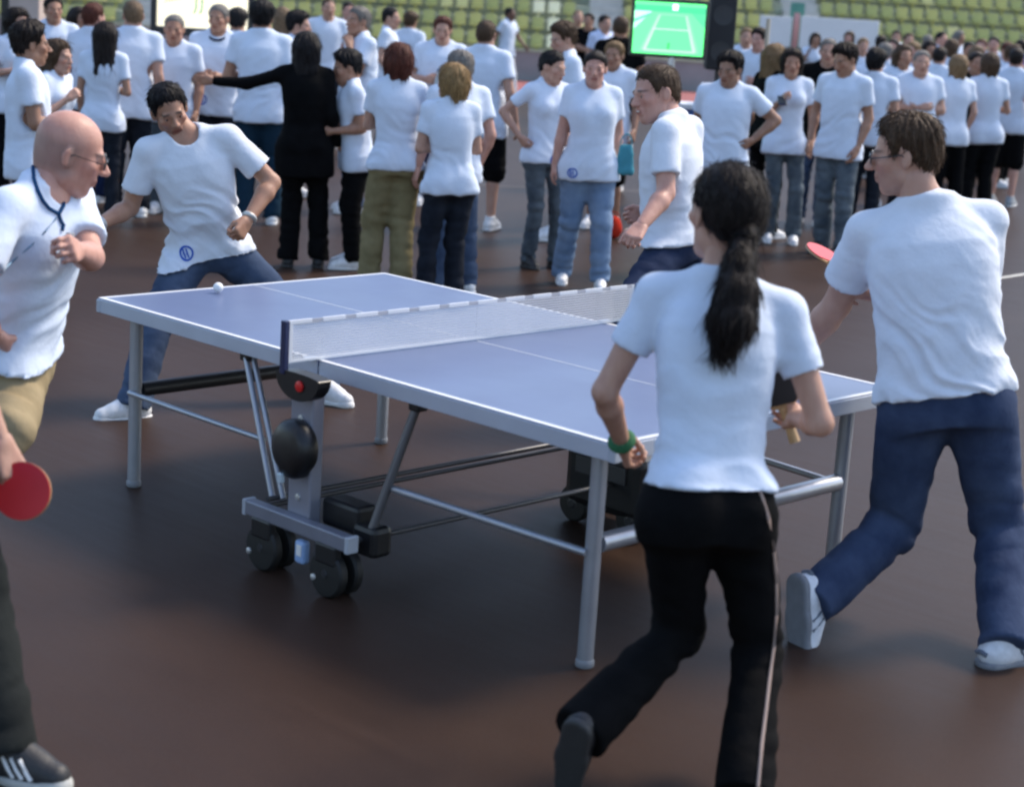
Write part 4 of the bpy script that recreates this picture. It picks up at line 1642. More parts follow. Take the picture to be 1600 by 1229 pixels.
for sy in (-1, 1):
    b = Bld()
    b.tube((-1.235, sy * .70, .392), (-.30, sy * .75, .408), .0105)
    b.build('stay_bar', legm, tbl, smooth=True)
    b = Bld()
    b.tube((.385, sy * .755, .392), (1.235, sy * .70, .378), .013)
    b.build('stay_bar', legm, tbl, smooth=True)
    for dx in (-.018, .018):
        b = Bld()
        b.tube((-.455 + dx * .4, sy * (.715 - dx * .6), .70), (-.145 + dx, sy * (.805 - dx * .6), .235), .0115)
        b.build('brace', legm, tbl, smooth=True)
    b = Bld()
    b.tube((.462, sy * .715, .70), (.345, sy * .80, .215), .016)
    b.build('brace', material('brace_dark', (.16, .16, .17), rough=.4, metal=.5), tbl, smooth=True)
    for xx in (-.455, .462):
        b = Bld()
        b.box((xx, sy * .715, .695), (.05, .05, .05), bev=.008)
        b.build('hinge_block', blk, tbl)
    yy = sy * .85
    b = Bld()
    b.box((.055, yy, .45), (.118, .055, .51), bev=.008)
    post = b.build('upright_post', material('post_grey', (.30, .31, .37), rough=.4, metal=.4, var=.06, vscale=5), tbl)
    for zz in (.58, .30):
        b = Bld()
        b.lathe((.055, yy + sy * .0275, zz), (0, sy, 0), [(.012, 0), (.012, .005), (.006, .007)], 12)
        b.build('bolt', steel, post, smooth=True)
    b = Bld()
    b.box((.09, sy * .90, .212), (.56, .045, .054), bev=.006)
    bm_ = b.build('base_beam', material('beam_grey', (.23, .24, .29), rough=.4, metal=.4, var=.08, vscale=6), tbl)
    for xx in (-.188, .368):
        b = Bld()
        b.box((xx, sy * .90, .212), (.018, .052, .060), bev=.005)
        b.build('beam_cap', material('cap_grey', (.42, .45, .50), rough=.45), bm_)
    for xx in (-.09, .262):
        for yo in (.875, .945):
            w = empty('wheel', (xx, sy * yo, .085))
            w.parent = tbl
            b = Bld()
            b.lathe((xx, sy * (yo - .021), .085), (0, 1, 0), [(.060, 0), (.078, .002), (.085, .010), (.085, .032), (.078, .040), (.060, .042)], 28)
            b.build('tyre', rub, w, smooth=True, origin=(xx, sy * yo, .085))
            b = Bld()
            b.lathe((xx, sy * (yo - .023), .085), (0, 1, 0), [(.014, -.004), (.016, 0), (.040, .006), (.060, .004), (.0605, .042), (.040, .040), (.016, .046), (.010, .050)], 24)
            b.build('hub', material('hub_dark', (.035, .035, .037), rough=.35), w, smooth=True, origin=(xx, sy * yo, .085))
            b = Bld()
            b.lathe((xx, sy * (yo + .024), .085), (0, sy, 0), [(.011, 0), (.011, .006), (.005, .009)], 12)
            b.build('axle_nut', steel, w, smooth=True, origin=(xx, sy * yo, .085))
        b = Bld()
        b.box((xx, sy * .91, .155), (.11, .034, .075), bev=.01)
        b.box((xx, sy * .91, .110), (.05, .024, .08), bev=.008)
        b.build('castor_fork', blk, tbl)
    # housing under the net clamp
    b = Bld()
    b.prism([(.078 + .115 * math.cos(a), sy * .868, .735 + (.085 if math.sin(a) < 0 else .012) * math.sin(a)) for a in [2 * math.pi * k / 26 for k in range(26)]], (0, sy * .055, 0))
    hs_ = b.build('net_clamp_housing', blk, tbl)
    b = Bld()
    b.lathe((.097, sy * .924, .705), (0, sy, 0), [(.019, 0), (.019, .006), (.012, .009)], 14)
    b.build('red_button', material('button_red', (.65, .02, .02), rough=.35), hs_, smooth=True)
    # ball holder on the post
    prof = []
    for k in range(30):
        a = 2 * math.pi * k / 30
        rr = .105 + .018 * math.cos(a - 2.2)
        prof.append((.066 + rr * math.cos(a) * .95, .468 + rr * math.sin(a) * .93 - .012 * (math.sin(a) < -.8)))
    b = Bld()
    A = [[b.bm.verts.new((.066 + (x - .066) * k, sy * yv, .468 + (z - .468) * k)) for x, z in prof] for k, yv in ((.96, .878), (1.0, .888), (1.0, .915), (.9, .934), (.62, .946), (.25, .951))]
    for r0, r1 in zip(A, A[1:]):
        for k in range(30):
            b.bm.faces.new((r0[k], r0[(k + 1) % 30], r1[(k + 1) % 30], r1[k]))
    b.bm.faces.new(A[-1])
    b.bm.faces.new(A[0][::-1])
    bh = b.build('ball_holder', blk, tbl, smooth=True)
    b = Bld()
    b.box((.030, sy * .938, .372), (.028, .02, .035), bev=.006)
    b.build('catch', material('catch_pale', (.5, .6, .66), rough=.3), bh)
    b = Bld()
    b.box((.115, sy * .90, .122), (.052, .035, .085), bev=.012)
    tg = b.build('lock_tag', material('tag_blue', (.28, .42, .68), rough=.4), tbl)
    b = Bld()
    b.box((.118, sy * .9185, .130), (.026, .004, .040), bev=.001)
    b.build('tag_label', material('tag_white', (.8, .8, .8), rough=.4), tg)
    b = Bld()
    b.box((.20, sy * .765, .255), (.19, .10, .10), bev=.015)
    b.box((.33, sy * .775, .20), (.12, .09, .11), bev=.02)
    b.build('lock_housing', blk, tbl)
for xx in (-.17, .325):
    for dz in (0, .03) if xx < 0 else (0,):
        b = Bld()
        b.tube((xx + dz * .5, -.845, .205 + dz), (xx + dz * .5, .845, .205 + dz), .0095)
        b.build('floor_cross_bar', material('bar_dark', (.10, .10, .105), rough=.4, metal=.5), tbl, smooth=True)


# net
def net_material():
    mt = bpy.data.materials.new('net_mesh')
    mt.use_nodes = True
    nt = mt.node_tree
    b = nt.nodes['Principled BSDF']
    b.inputs['Base Color'].default_value = (.72, .72, .74, 1)
    b.inputs['Roughness'].default_value = .8
    tc = nt.nodes.new('ShaderNodeTexCoord')
    sp_ = nt.nodes.new('ShaderNodeSeparateXYZ')
    nt.links.new(tc.outputs['Object'], sp_.inputs[0])
    outs = []
    for axn in ('Y', 'Z'):
        mu = nt.nodes.new('ShaderNodeMath')
        mu.operation = 'MULTIPLY'
        mu.inputs[1].default_value = 1 / .0095
        nt.links.new(sp_.outputs[axn], mu.inputs[0])
        fr = nt.nodes.new('ShaderNodeMath')
        fr.operation = 'FRACT'
        nt.links.new(mu.outputs[0], fr.inputs[0])
        lt = nt.nodes.new('ShaderNodeMath')
        lt.operation = 'LESS_THAN'
        lt.inputs[1].default_value = .36
        nt.links.new(fr.outputs[0], lt.inputs[0])
        outs.append(lt)
    mxm = nt.nodes.new('ShaderNodeMath')
    mxm.operation = 'MAXIMUM'
    nt.links.new(outs[0].outputs[0], mxm.inputs[0])
    nt.links.new(outs[1].outputs[0], mxm.inputs[1])
    nt.links.new(mxm.outputs[0], b.inputs['Alpha'])
    return mt


net = empty('net', (0, 0, T))
net.parent = tbl
b = Bld()
for k in range(24):
    y0, y1 = -.90 + 1.8 * k / 24, -.90 + 1.8 * (k + 1) / 24
    f = lambda y: .004 * math.sin(y * 3.1) + .0015 * math.sin(y * 17)
    b.prism([(f(y0), y0, T + .012), (f(y1), y1, T + .012), (f(y1), y1, T + .140), (f(y0), y0, T + .140)], (.0012, 0, 0))
b.build('netting', net_material(), net, origin=(0, 0, T))
for k in range(12):
    y0 = -.905 + k * 1.81 / 12
    b = Bld()
    b.box((0, y0 + .0515, T + .1455), (.007, .103, .014), bev=.001)
    b.build('top_tape', white, net, origin=(0, 0, T))
    b = Bld()
    b.box((0, y0 + .127, T + .1450), (.005, .048, .012))
    b.build('tape_stitch', material('tape_grey', (.42, .42, .45), rough=.6), net, origin=(0, 0, T))
b = Bld()
b.box((0, 0, T + .0095), (.005, 1.80, .008))
b.build('bottom_cord', white, net, origin=(0, 0, T))
for sy in (-1, 1):
    b = Bld()
    b.box((0, sy * .895, T + .078), (.008, .016, .146))
    b.build('net_edge', white, net, origin=(0, 0, T))
    b = Bld()
    b.box((0, sy * .917, T + .062), (.026, .022, .185), bev=.004)
    b.build('net_post', material('net_post_navy', (.018, .025, .075), rough=.35), net, origin=(0, 0, T))
    b = Bld()
    b.box((-.03, sy * .80, T - .075), (.05, .09, .03), bev=.005)
    b.box((-.03, sy * .775, T + .004), (.05, .05, .007))
    b.build('net_clamp', alu, net, origin=(0, 0, T))

# ball in play
c = at_d(341, 449, 7.5)
bm = bmesh.new()
bmesh.ops.create_icosphere(bm, subdivisions=3, radius=.021)
me = bpy.data.meshes.new('ball')
bm.to_mesh(me)
bm.free()
o = link_mesh('ball', me, material('ball_white', (.82, .82, .80), rough=.35), smooth=True)
o.location = Vector(c)
tag(o, 'white table tennis ball in flight above the far left of the table', 'ball')

# added black box, handle and wheel pair, standing in for dark floor shade
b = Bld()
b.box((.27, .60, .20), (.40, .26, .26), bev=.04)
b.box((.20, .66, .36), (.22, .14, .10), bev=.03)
hz = b.build('shade_standin_box', blk, tbl)
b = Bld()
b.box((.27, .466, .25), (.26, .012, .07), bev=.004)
b.build('standin_label', material('label_dark_grey', (.06, .06, .065), rough=.4), hz)
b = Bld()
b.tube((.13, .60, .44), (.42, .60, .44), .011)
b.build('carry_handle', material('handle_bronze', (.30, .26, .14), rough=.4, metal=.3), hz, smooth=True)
for xx in (.12, .42):  # made-up wheels that go with the added shade box
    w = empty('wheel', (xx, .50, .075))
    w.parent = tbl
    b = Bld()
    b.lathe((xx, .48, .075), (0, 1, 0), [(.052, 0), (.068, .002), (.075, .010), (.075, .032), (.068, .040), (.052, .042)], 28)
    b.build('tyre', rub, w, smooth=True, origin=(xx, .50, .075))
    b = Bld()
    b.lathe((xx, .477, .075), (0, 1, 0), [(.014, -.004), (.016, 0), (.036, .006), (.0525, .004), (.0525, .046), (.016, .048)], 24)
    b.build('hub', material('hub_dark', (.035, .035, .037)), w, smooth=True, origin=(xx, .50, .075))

# ================================================================== people
denim = cloth('denim', (.034, .052, .095), col2=(.075, .105, .165), vscale=5)
denim_dark = cloth('denim_dark', (.009, .011, .016), col2=(.022, .026, .036), vscale=5)
denim_pale = cloth('denim_pale', (.13, .20, .32), col2=(.23, .31, .43), vscale=5)
denim_grey = cloth('denim_grey', (.050, .066, .085), col2=(.14, .165, .185), vscale=5)
blackc = cloth('black', (.0045, .0045, .005), var=.2)
navyc = cloth('navy', (.012, .020, .055), var=.2)
olivec = cloth('olive', (.17, .14, .07), col2=(.26, .215, .115), vscale=6)
khakic = cloth('khaki', (.27, .21, .12), col2=(.35, .28, .17), vscale=6)
WS = ((.74, .74, .75), (.70, .70, .70))
BS = ((.015, .015, .017), (.03, .03, .03))
BR = ((.06, .035, .02), (.03, .025, .02))
GS = ((.30, .32, .34), (.65, .65, .65))
CD = -FW   # towards the camera


def trouser_line(P, pix, r, mat, name, key='legs', dirs=None):
    """A seam or strap lying on the cloth, found where sight lines through the listed points meet it."""
    V, Q = P[key + '_world']
    tree = BVHTree.FromPolygons([tuple(v) for v in V], [tuple(int(i) for i in q) for q in Q])
    pts = []
    for x, y in pix:
        v = nrm(at_d(x, y, 1.0) - CAM)
        h = tree.ray_cast(Vector(CAM), Vector(v), 30)
        if h[0] is not None:
            pts.append(np.array(h[0]) + np.array(h[1]) * r * .6)
    if len(pts) < 2:
        return None
    b = Bld()
    b.path(pts, r, 8)
    return b.build(name, mat, P['legs' if key == 'legs' else 'shirt'], smooth=True, origin=P['base'])


def grip(P, side, mid=.05):
    """Where a handle sits in the closed hand, and the hand axes."""
    W_, t_, f_, n_, sc = P['hand' + side]
    return W_ + (f_ * .088 + n_ * .030) * sc, t_, f_, n_


HJ = {
    'bald': dict(AL=(-0.282, -2.094, 0.302), AR=(-0.367, -2.137, 0.193), EL=(-0.088, -1.631, 1.159), ER=(-0.067, -2.055, 1.095), HL=(-0.419, -1.676, 0.813), HR=(-0.304, -1.825, 0.825), Hd=(-0.207, -1.635, 1.474), KL=(-0.112, -1.917, 0.633), KR=(-0.532, -1.882, 0.47), N=(-0.229, -1.705, 1.351), P=(-0.365, -1.752, 0.81), SL=(-0.324, -1.545, 1.314), SR=(-0.161, -1.88, 1.313), WL=(0.097, -1.803, 1.216), WR=(-0.195, -1.906, 0.925)),
    'front': dict(AL=(0.854, -2.49, 0.086), AR=(0.762, -2.727, 0.072), EL=(0.516, -2.434, 1.106), ER=(0.602, -2.747, 1.204), HL=(0.601, -2.558, 0.897), HR=(0.739, -2.69, 0.938), Hd=(0.505, -2.627, 1.657), KL=(0.672, -2.462, 0.46), KR=(0.749, -2.648, 0.491), N=(0.532, -2.639, 1.501), P=(0.671, -2.621, 0.922), SL=(0.386, -2.531, 1.423), SR=(0.702, -2.737, 1.496), WL=(0.631, -2.369, 0.829), WR=(0.584, -2.625, 0.963)),
    'lunge': dict(AL=(-2.02, 0.974, 0.083), AR=(-2.23, 0.006, 0.067), EL=(-2.162, 0.723, 1.084), ER=(-2.594, 0.212, 0.927), HL=(-2.335, 0.6, 0.75), HR=(-2.47, 0.472, 0.724), Hd=(-2.461, 0.334, 1.398), KL=(-2.122, 0.831, 0.457), KR=(-2.326, 0.187, 0.431), N=(-2.404, 0.394, 1.275), P=(-2.418, 0.55, 0.741), SL=(-2.285, 0.548, 1.288), SR=(-2.506, 0.246, 1.207), WL=(-2.102, 0.535, 0.914), WR=(-2.511, -0.025, 0.864)),
    'runner': dict(AL=(1.525, 0.148, 0.14), AR=(2.045, 0.479, 0.084), EL=(1.216, 0.562, 1.055), ER=(1.625, 0.771, 1.067), HL=(1.596, 0.502, 0.788), HR=(1.775, 0.614, 0.826), Hd=(1.444, 0.547, 1.58), KL=(1.542, 0.554, 0.324), KR=(1.836, 0.743, 0.377), N=(1.526, 0.575, 1.421), P=(1.686, 0.555, 0.815), SL=(1.359, 0.477, 1.33), SR=(1.653, 0.746, 1.395), WL=(1.049, 0.57, 0.828), WR=(1.35, 0.639, 1.103)),
    'smile': dict(AL=(-0.879, 1.886, 0.255), AR=(-0.596, 2.289, 0.116), EL=(-0.77, 2.007, 1.156), ER=(-0.963, 2.419, 1.132), HL=(-0.841, 2.164, 0.908), HR=(-0.928, 2.339, 0.9), Hd=(-1.024, 2.181, 1.607), KL=(-0.764, 1.812, 0.654), KR=(-0.727, 2.259, 0.516), N=(-0.956, 2.23, 1.475), P=(-0.886, 2.251, 0.897), SL=(-0.852, 2.066, 1.439), SR=(-0.987, 2.422, 1.437), WL=(-0.722, 1.786, 1.015), WR=(-1.03, 2.182, 1.028)),
    'woman': dict(AL=(1.88, -1.4, 0.204), AR=(2.206, -1.129, 0.084), EL=(1.664, -1.173, 1.027), ER=(2.138, -0.853, 1.0), HL=(1.943, -1.184, 0.779), HR=(2.031, -1.019, 0.764), Hd=(1.878, -0.996, 1.499), KL=(1.873, -1.03, 0.384), KR=(2.03, -0.879, 0.355), N=(1.897, -1.012, 1.329), P=(1.973, -1.094, 0.77), SL=(1.752, -1.096, 1.299), SR=(2.022, -0.891, 1.279), WL=(1.591, -0.998, 0.849), WR=(1.944, -0.685, 0.954)),
}

for k_, (x_, y_) in dict(woman=(1133, 335), runner=(1414, 243)).items():   # heads
    q_ = HJ[k_]
    q_['Hd'] = tuple(at_d(x_, y_, float((np.array(q_['Hd']) - CAM) @ CR[2])))
# ---- woman with the ponytail, running away from the camera
J = HJ['woman']
shin = nrm(np.array(J['KL']) - np.array(J['AL']))
wom = person(J, 1.0, 'woman in white tee and black trousers running, long dark ponytail, seen from behind', fem=1, skin='fair', head='f0', hair=('tied', 'dark'),
             top=('tee', None), legs=('long', blackc), fit=(.092, .066, .082), shoes=BS, face=FW * .9 - RT * .42, hup=UP * .97 - FW * .05 + RT * .02,
             toe=(-UP * .8 + FW * .5, FW * .9 - RT * .2), footup=(shin * .6 + FW * .4, UP), folddir=.12, curl=(.9, 1.05), hem=.09, sleeve=.55, wr=1.25, seed=3, hscale=1.06, res=.7, slim=.95,
             palm=(FW * .2 + RT * 1.0, FW * .3 - RT * .8 + UP * .3), thumb=1.0)
hd, HM, hs = wom['J']['Hd'], wom['HM'], wom['hs']
g = Grid(hd - .35, hd + .25, .008)
tail = [hd + np.array([0, -.105, -.02]) * hs @ HM, at_d(1156, 410, 4.585), at_d(1152, 455, 4.565), at_d(1143, 500, 4.56), at_d(1134, 538, 4.585)]
g = Grid(np.min(tail, 0) - .12, np.max(tail, 0) + .12, .0055)
for a, c, r0, r1 in zip(tail, tail[1:], (.030, .036, .050, .058), (.036, .050, .058, .036)):
    g.add(rcone(a, c, r0, r1), .02)
V, Q = g.mesh()
Nn = vnormals(V, Q)
lat = (V - hd) @ RT
V = V + Nn * (.007 * perlin(np.stack([lat * 40, (V - hd) @ FW * 40, V[:, 2] * 3], 1)) + .005 * perlin(np.stack([lat * 110, (V - hd) @ FW * 90, V[:, 2] * 4], 1)))[:, None]
link_mesh('ponytail', np_mesh('ponytail', V, Q), hair_mat('dark'), wom['root'], origin=wom['base'])
tn = nrm(tail[-1] - tail[0])
sm = strand_mesh(V, vnormals(V, Q), np.tile(tn, (len(V), 1)), 1500, .065, .05, .0010, 5, .1)
sm.materials.append(hair_mat('dark'))
tag(link_mesh('hair_strands', sm, None, wom['root'], origin=wom['base']), kind='stuff')
b = Bld()
b.lathe(tail[0] + (tail[1] - tail[0]) * .25, tail[1] - tail[0], [(.030, 0), (.038, .004), (.038, .014), (.030, .018)], 18)
b.build('hair_tie', blackc, wom['root'], smooth=True, origin=wom['base'])
band(wom, 'L', .005, .029, .034, material('wristband_green', (.02, .13, .05), rough=.8, bump=.003, bscale=150), 'wristband', .006)
trouser_line(wom, [(1186, 765), (1200, 810), (1208, 860), (1212, 910), (1212, 960), (1208, 1010), (1202, 1060), (1196, 1110), (1190, 1160), (1186, 1200), (1184, 1228)], .0045,
             material('stripe_pale', (.38, .28, .24), rough=.8), 'side_stripe')
gpnt, t_, f_, n_ = grip(wom, 'R')
bd_ = nrm(UP * .9 - RT * .38 + FW * .1)
paddle(at_d(1214, 606, 5.05) - bd_ * .16, bd_, CD * .8 - RT * .55, 'dark sided paddle in the right hand of the woman with the ponytail', red_side=False)

# ---- heavy man running at the right
J = HJ['runner']
run = person(J, 1.09, 'big man in white tee and blue jeans running at right, glasses, looking left', fem=0, fat=.42, skin='fair', head='m1', hair=('side', 'brown'),
             legs=('jeans', cloth('denim_run', (.026, .039, .080), col2=(.060, .083, .145), vscale=5)), fit=(.108, .080, .076), shoes=((.66, .68, .72), (.16, .17, .19)),
             face=-RT * .92 + FW * .30 - UP * .12, hup=UP * .97 - RT * .18, toe=(-UP * .95 + RT * .25, RT * .75 + FW * .45), footup=(RT * .80 + FW * .55, UP),
             curl=(.6, 1.05), seed=8, wr=1.2, hem=.0, res=.75, folddir=.9, stub=.15, hscale=1.05, sleeve=.66, thumb=1.0)
glasses(run)
gpnt, t_, f_, n_ = grip(run, 'R')
bc = at_d(1288, 398, 6.62)
bd_ = nrm(bc - gpnt)
paddle(bc - bd_ * .178, bd_, UP * .55 + RT * .35 - FW * .55, 'red paddle held out beside the sleeve of the big running man')

# ---- man lunging at the far end
J = HJ['lunge']
lun = person(J, 1.0, 'dark haired man in white tee and jeans lunging at the far end of the table', fem=0, fat=.12, skin='tan', head='m2', hair=('short', 'black'), hair_seed=2,
             legs=('jeans', denim), fit=(.105, .082, .080), shoes=WS, face=CD * .75 + RT * .42 - UP * .5, hup=UP * .86 - RT * .16 + CD * .42,
             toe=(CD * .5 + RT * .8, CD * .55 - RT * .75), curl=(1.15, .6), seed=5, wr=1.5, hem=-.04, res=.75, folddir=-.75, stub=.35, sleeve=.70, palm=(-RT * .8 + FW * .5, None), hscale=1.0, thumb=.8)
emblem(lun, .105, .040, .034)
band(lun, 'L', .022, .030, .026, steel, 'wrist_watch', .004)
band(lun, 'R', .022, .030, .022, steel, 'bracelet', .002)

# ---- bald man at the left
J = dict(HJ['bald'])
J['AR'] = (J['AR'][0], J['AR'][1], .09)
bal = person(J, 1.0, 'bald man with glasses in white tee and khaki shorts at left edge', fem=0, fat=.05, skin='pink', head='m1', hair=None, legs=('shorts', khakic),
             fit=(.112, .095, .09), shoes=BR, face=RT * .86 + FW * .34 - UP * .30, hup=UP * .93 + RT * .30, toe=(RT, RT), curl=(1.15, .5), seed=13, wr=1.0, hem=.03, res=.75,
             folddir=.5, palm=(CD * .7 - RT * .4, None), hscale=1.06, thumb=1.0, sleeve=.72, stub=.12)
glasses(bal, (.32, .30, .28))
lan = cloth('lanyard_blue', (.012, .055, .14))
trouser_line(bal, [(52, 262), (53, 280), (58, 298), (66, 314), (76, 326), (90, 334)], .006, lan, 'lanyard', key='shirt')
trouser_line(bal, [(102, 296), (101, 308), (98, 322), (91, 334)], .006, lan, 'lanyard', key='shirt')
trouser_line(bal, [(91, 336), (94, 345), (98, 352), (96, 360)], .006, lan, 'lanyard', key='shirt')
trouser_line(bal, [(88, 340), (70, 362), (48, 384), (20, 408), (2, 424)], .0035, cloth('lanyard_pale', (.25, .38, .52)), 'cord', key='shirt')
b = Bld()
wp = at_d(100, 372, 5.50)
b.lathe(wp, RT, [(.008, 0), (.012, .003), (.012, .022), (.008, .025)], 14)
b.box(wp + RT * .02 + UP * .012, (.03, .012, .010))
b.build('whistle', steel, bal['root'], smooth=True, origin=bal['base'])

# ---- smiling man beyond the net
J = HJ['smile']
smi = person(J, 1.03, 'smiling man in white tee running left beyond the net, seen in profile', fem=0, fat=.30, skin='pink', head='m0', hair=('crop', 'brown'),
             legs=('jeans', cloth('denim_navy', (.014, .022, .050), col2=(.028, .040, .08), vscale=5)), fit=(.102, .08, .078), shoes=GS, face=-RT * .90 - FW * .36 - UP * .12, hup=UP * .95 - RT * .22,
             toe=(-RT, -RT), curl=(1.0, .6), seed=17, wr=1.0, hem=-.02, res=.8, hscale=1.12, sleeve=.7)
b = Bld()
hd, HM, hs = smi['J']['Hd'], smi['HM'], smi['hs']
b.path([np.array([.026 * math.sin(a), .098 - .018 * (1 - math.cos(a)), -.060 - .004 * math.cos(a) + .004]) * hs @ HM + hd for a in np.linspace(-1.2, 1.2, 9)], .0042, 6)
b.build('teeth', material('teeth', (.7, .66, .58), rough=.3), smi['root'], smooth=True, origin=smi['base'])

# ---- player at the lower left edge with a red paddle
J = HJ['front']
fro = person(J, 1.04, 'person at lower left edge in dark trousers and black sneakers with red paddle', fem=0, skin='fair', head='m0', hair=('short', 'brown'),
             top=('tee', cloth('royal_blue', (.03, .10, .48))), legs=('jeans', cloth('charcoal', (.014, .016, .016), col2=(.024, .027, .026), vscale=5)), fit=(.10, .082, .088), shoes=((.020, .020, .022), (.45, .45, .42)),
             face=RT, toe=(RT * .95 + CD * .28, RT), curl=(1.05, .6), seed=23, palm=(CD * .3 - RT * .4 + FW * .6, None), thumb=.9)
V, Q = fro['shirt_world']
gpnt, t_, f_, n_ = grip(fro, 'L')
bc = at_d(36, 768, 4.72)
bd_ = nrm(bc - at_d(-30, 716, 4.74))
paddle(bc - bd_ * .178, bd_, CD * .95 + UP * .2 + RT * .1, 'red paddle held low by the person at the lower left edge')
for q_ in 'LR':      # coloured panels on the big man's trainers
    for sg in (-1, 1):
        for k in range(2):
            b = Bld()
            b.path([(sg * .044, .055 + k * .03, .030), (sg * .0445, .036 + k * .03, .054), (sg * .038, .020 + k * .03, .078)], .0062, 6)
            b.build('side_stripe', material('stripe_grey', (.12, .14, .18), rough=.6), run['shoe' + q_], smooth=True)
    b = Bld()
    b.path([(-.020, -.084, .050), (0, -.088, .055), (.020, -.084, .050)], .008, 8)
    b.build('heel_tab', material('stripe_grey', (.12, .14, .18)), run['shoe' + q_], smooth=True)
sh = fro['shoeL']
for k in range(3):
    for sg in (-1, 1):
        b = Bld()
        b.path([(sg * .044, .062 + k * .024, .030), (sg * .0445, .046 + k * .024, .052), (sg * .039, .030 + k * .024, .074), (sg * .028, .018 + k * .024, .092 - k * .008)], .0068, 6)
        o = b.build('white_stripe', material('stripe_white', (.75, .75, .75), rough=.6), sh, smooth=True)


# ---- the crowd
def crowd(label, px, py, d, face, arms=('down', 'down'), fem=0, turn=0, nod=0, lean=0, tilt=0, stride=0, wide=0, H=None, seed=None, emb=None, **kw):
    global NC
    NC += 1
    sd_ = NC * 3 if seed is None else seed
    st = standing(px, py, d, face, arms, fem, turn, nod, lean, tilt, stride, sd_, wide, H)
    J = st.pop('J')
    s = st.pop('s')
    far = d > 17.9
    kw.setdefault('res', 1.25 if not far else 1.0)
    kw.setdefault('head', ('f0', 'f1')[NC % 2] if fem else ('m0', 'm1', 'm2')[NC % 3])
    kw.setdefault('fit', (.092, .066, .066) if fem else (.100, .078, .078))
    st.update(kw)
    P = person(J, s, label, group='people in the crowd', fem=fem, far=far, seed=sd_, hair_seed=NC % 3, **st)
    if emb:
        emblem(P, *emb)
    return P


NC = 0
DJ = ('jeans', denim_dark)
BJ = ('long', blackc)
crowd('dark haired man in white tee in profile at far left behind the bald man', 44, 38, 10.8, 105, ('down', 'front'), skin='olive', hair=('thick', 'dark'), legs=('long', navyc), fat=.2, shoes=BS)
crowd('brown haired woman in white tee mostly hidden behind the man in profile at left', 82, 64, 12.4, 70, ('down', 'phone'), fem=1, skin='fair', hair=('long', 'brown'), legs=('jeans', denim_dark))
crowd('man in white tee with folded arms at the top left, head at the picture edge', 86, -4, 17.2, 5, ('cross', 'cross'), skin='tan', hair=('short', 'dark'), legs=('jeans', denim_pale))
crowd('auburn haired person in white tee seen from behind left of the tall man', 146, 6, 15.8, 150, ('front', 'down'), skin='pink', hair=('short', 'red'), legs=('long', navyc))
crowd('woman with long dark hair in white tee beside the tall man', 160, 36, 14.6, 165, ('down', 'front'), fem=1, skin='tan', hair=('long', 'dark'), legs=('jeans', denim_dark))
crowd('tall man in white tee and dark jeans seen from behind at upper left', 204, 1, 15.0, 182, ('front', 'down'), skin='fair', hair=('crop', 'sand'), legs=DJ, fat=.2)
crowd('grey haired man in white tee facing the camera in front of the cream screen', 272, 24, 15.4, -12, ('down', 'hip'), skin='tan', hair=('crop', 'grey'), legs=('jeans', denim_grey), fat=.2)
p_ = crowd('man with dark lanyard and blue emblem on white tee by the cream screen', 345, 7, 15.8, -8, ('front', 'front'), skin='tan', hair=('crop', 'grey'), legs=('jeans', denim_dark), fat=.15, emb=(.09, .02, .045))
b = Bld()
b.path([p_['J']['N'] + p_['sx'] * .075 * math.sin(a) + p_['fwd'] * (.02 + .095 * math.cos(a)) - UP * (.0 + .045 * math.cos(a)) for a in [2 * math.pi * k / 20 for k in range(20)]], .011, 8, closed=True)
b.build('collar_strap', navyc, p_['root'], smooth=True, origin=p_['base'])
crowd('dark haired person half hidden behind the man with the lanyard', 368, 16, 18.2, 170, skin='tan', hair=('thick', 'black'), legs=DJ)
crowd('dark haired man in white tee seen from behind, left of the pointing woman', 413, 4, 15.0, 178, ('front', 'down'), skin='tan', hair=('thick', 'black'), legs=('jeans', cloth('teal_denim', (.012, .032, .055))), fat=.35)
crowd('young dark haired man in white tee looking right behind the pointing woman', 464, 20, 17.0, 75, skin='fair', hair=('thick', 'black'), legs=DJ)
# woman in black, pointing
P = crowd('long haired woman all in black, arm stretched out pointing left', 487, 52, 12.9, 182, ('point', 'down'), fem=1, skin='tan', hair=('long', 'black'), top=('hoodie', blackc), legs=BJ,
          hem=-.42, curl=(.25, .5), shoes=BS, fit=(.098, .075, .085), fat=.25)
crowd('distant man in white tee facing the camera above the pointing woman', 514, -3, 22.5, 8, skin='fair', hair=('crop', 'brown'), legs=DJ)
crowd('grey haired man in white tee looking left, behind the dark haired stooping person', 566, 11, 16.2, -62, ('up', 'down'), skin='tan', hair=('short', 'grey'), legs=('jeans', denim), fat=.3)
crowd('distant dark haired man in white tee facing right, before the green seats', 609, 12, 21.5, 85, skin='fair', hair=('short', 'black'), legs=DJ)
crowd('dark haired person in white tee stooping and looking left beside the woman in black', 549, 82, 13.0, -72, ('front', 'cross'), skin='tan', hair=('thick', 'black'), legs=BJ, lean=.12, nod=.25)
crowd('woman with reddish brown bob, white tee and olive trousers, seen from behind', 619, 70, 12.2, 184, ('cross', 'cross'), fem=1, skin='fair', hair=('bob', 'red'), legs=('long', olivec), fit=(.102, .088, .088), fat=.25, wr=1.3, hem=-.1)
crowd('short blonde woman in white tee and dark jeans, seen from behind', 706, 103, 11.5, 192, ('cross', 'cross'), fem=1, turn=25, skin='fair', hair=('bob', 'blonde'), legs=DJ, fit=(.096, .074, .074), fat=.1, wr=1.3, hem=-.14)
crowd('grey haired man in white tee right behind the blonde woman', 728, 81, 12.2, -155, ('down', 'down'), skin='pink', hair=('short', 'grey'), legs=('jeans', denim), fat=.05)
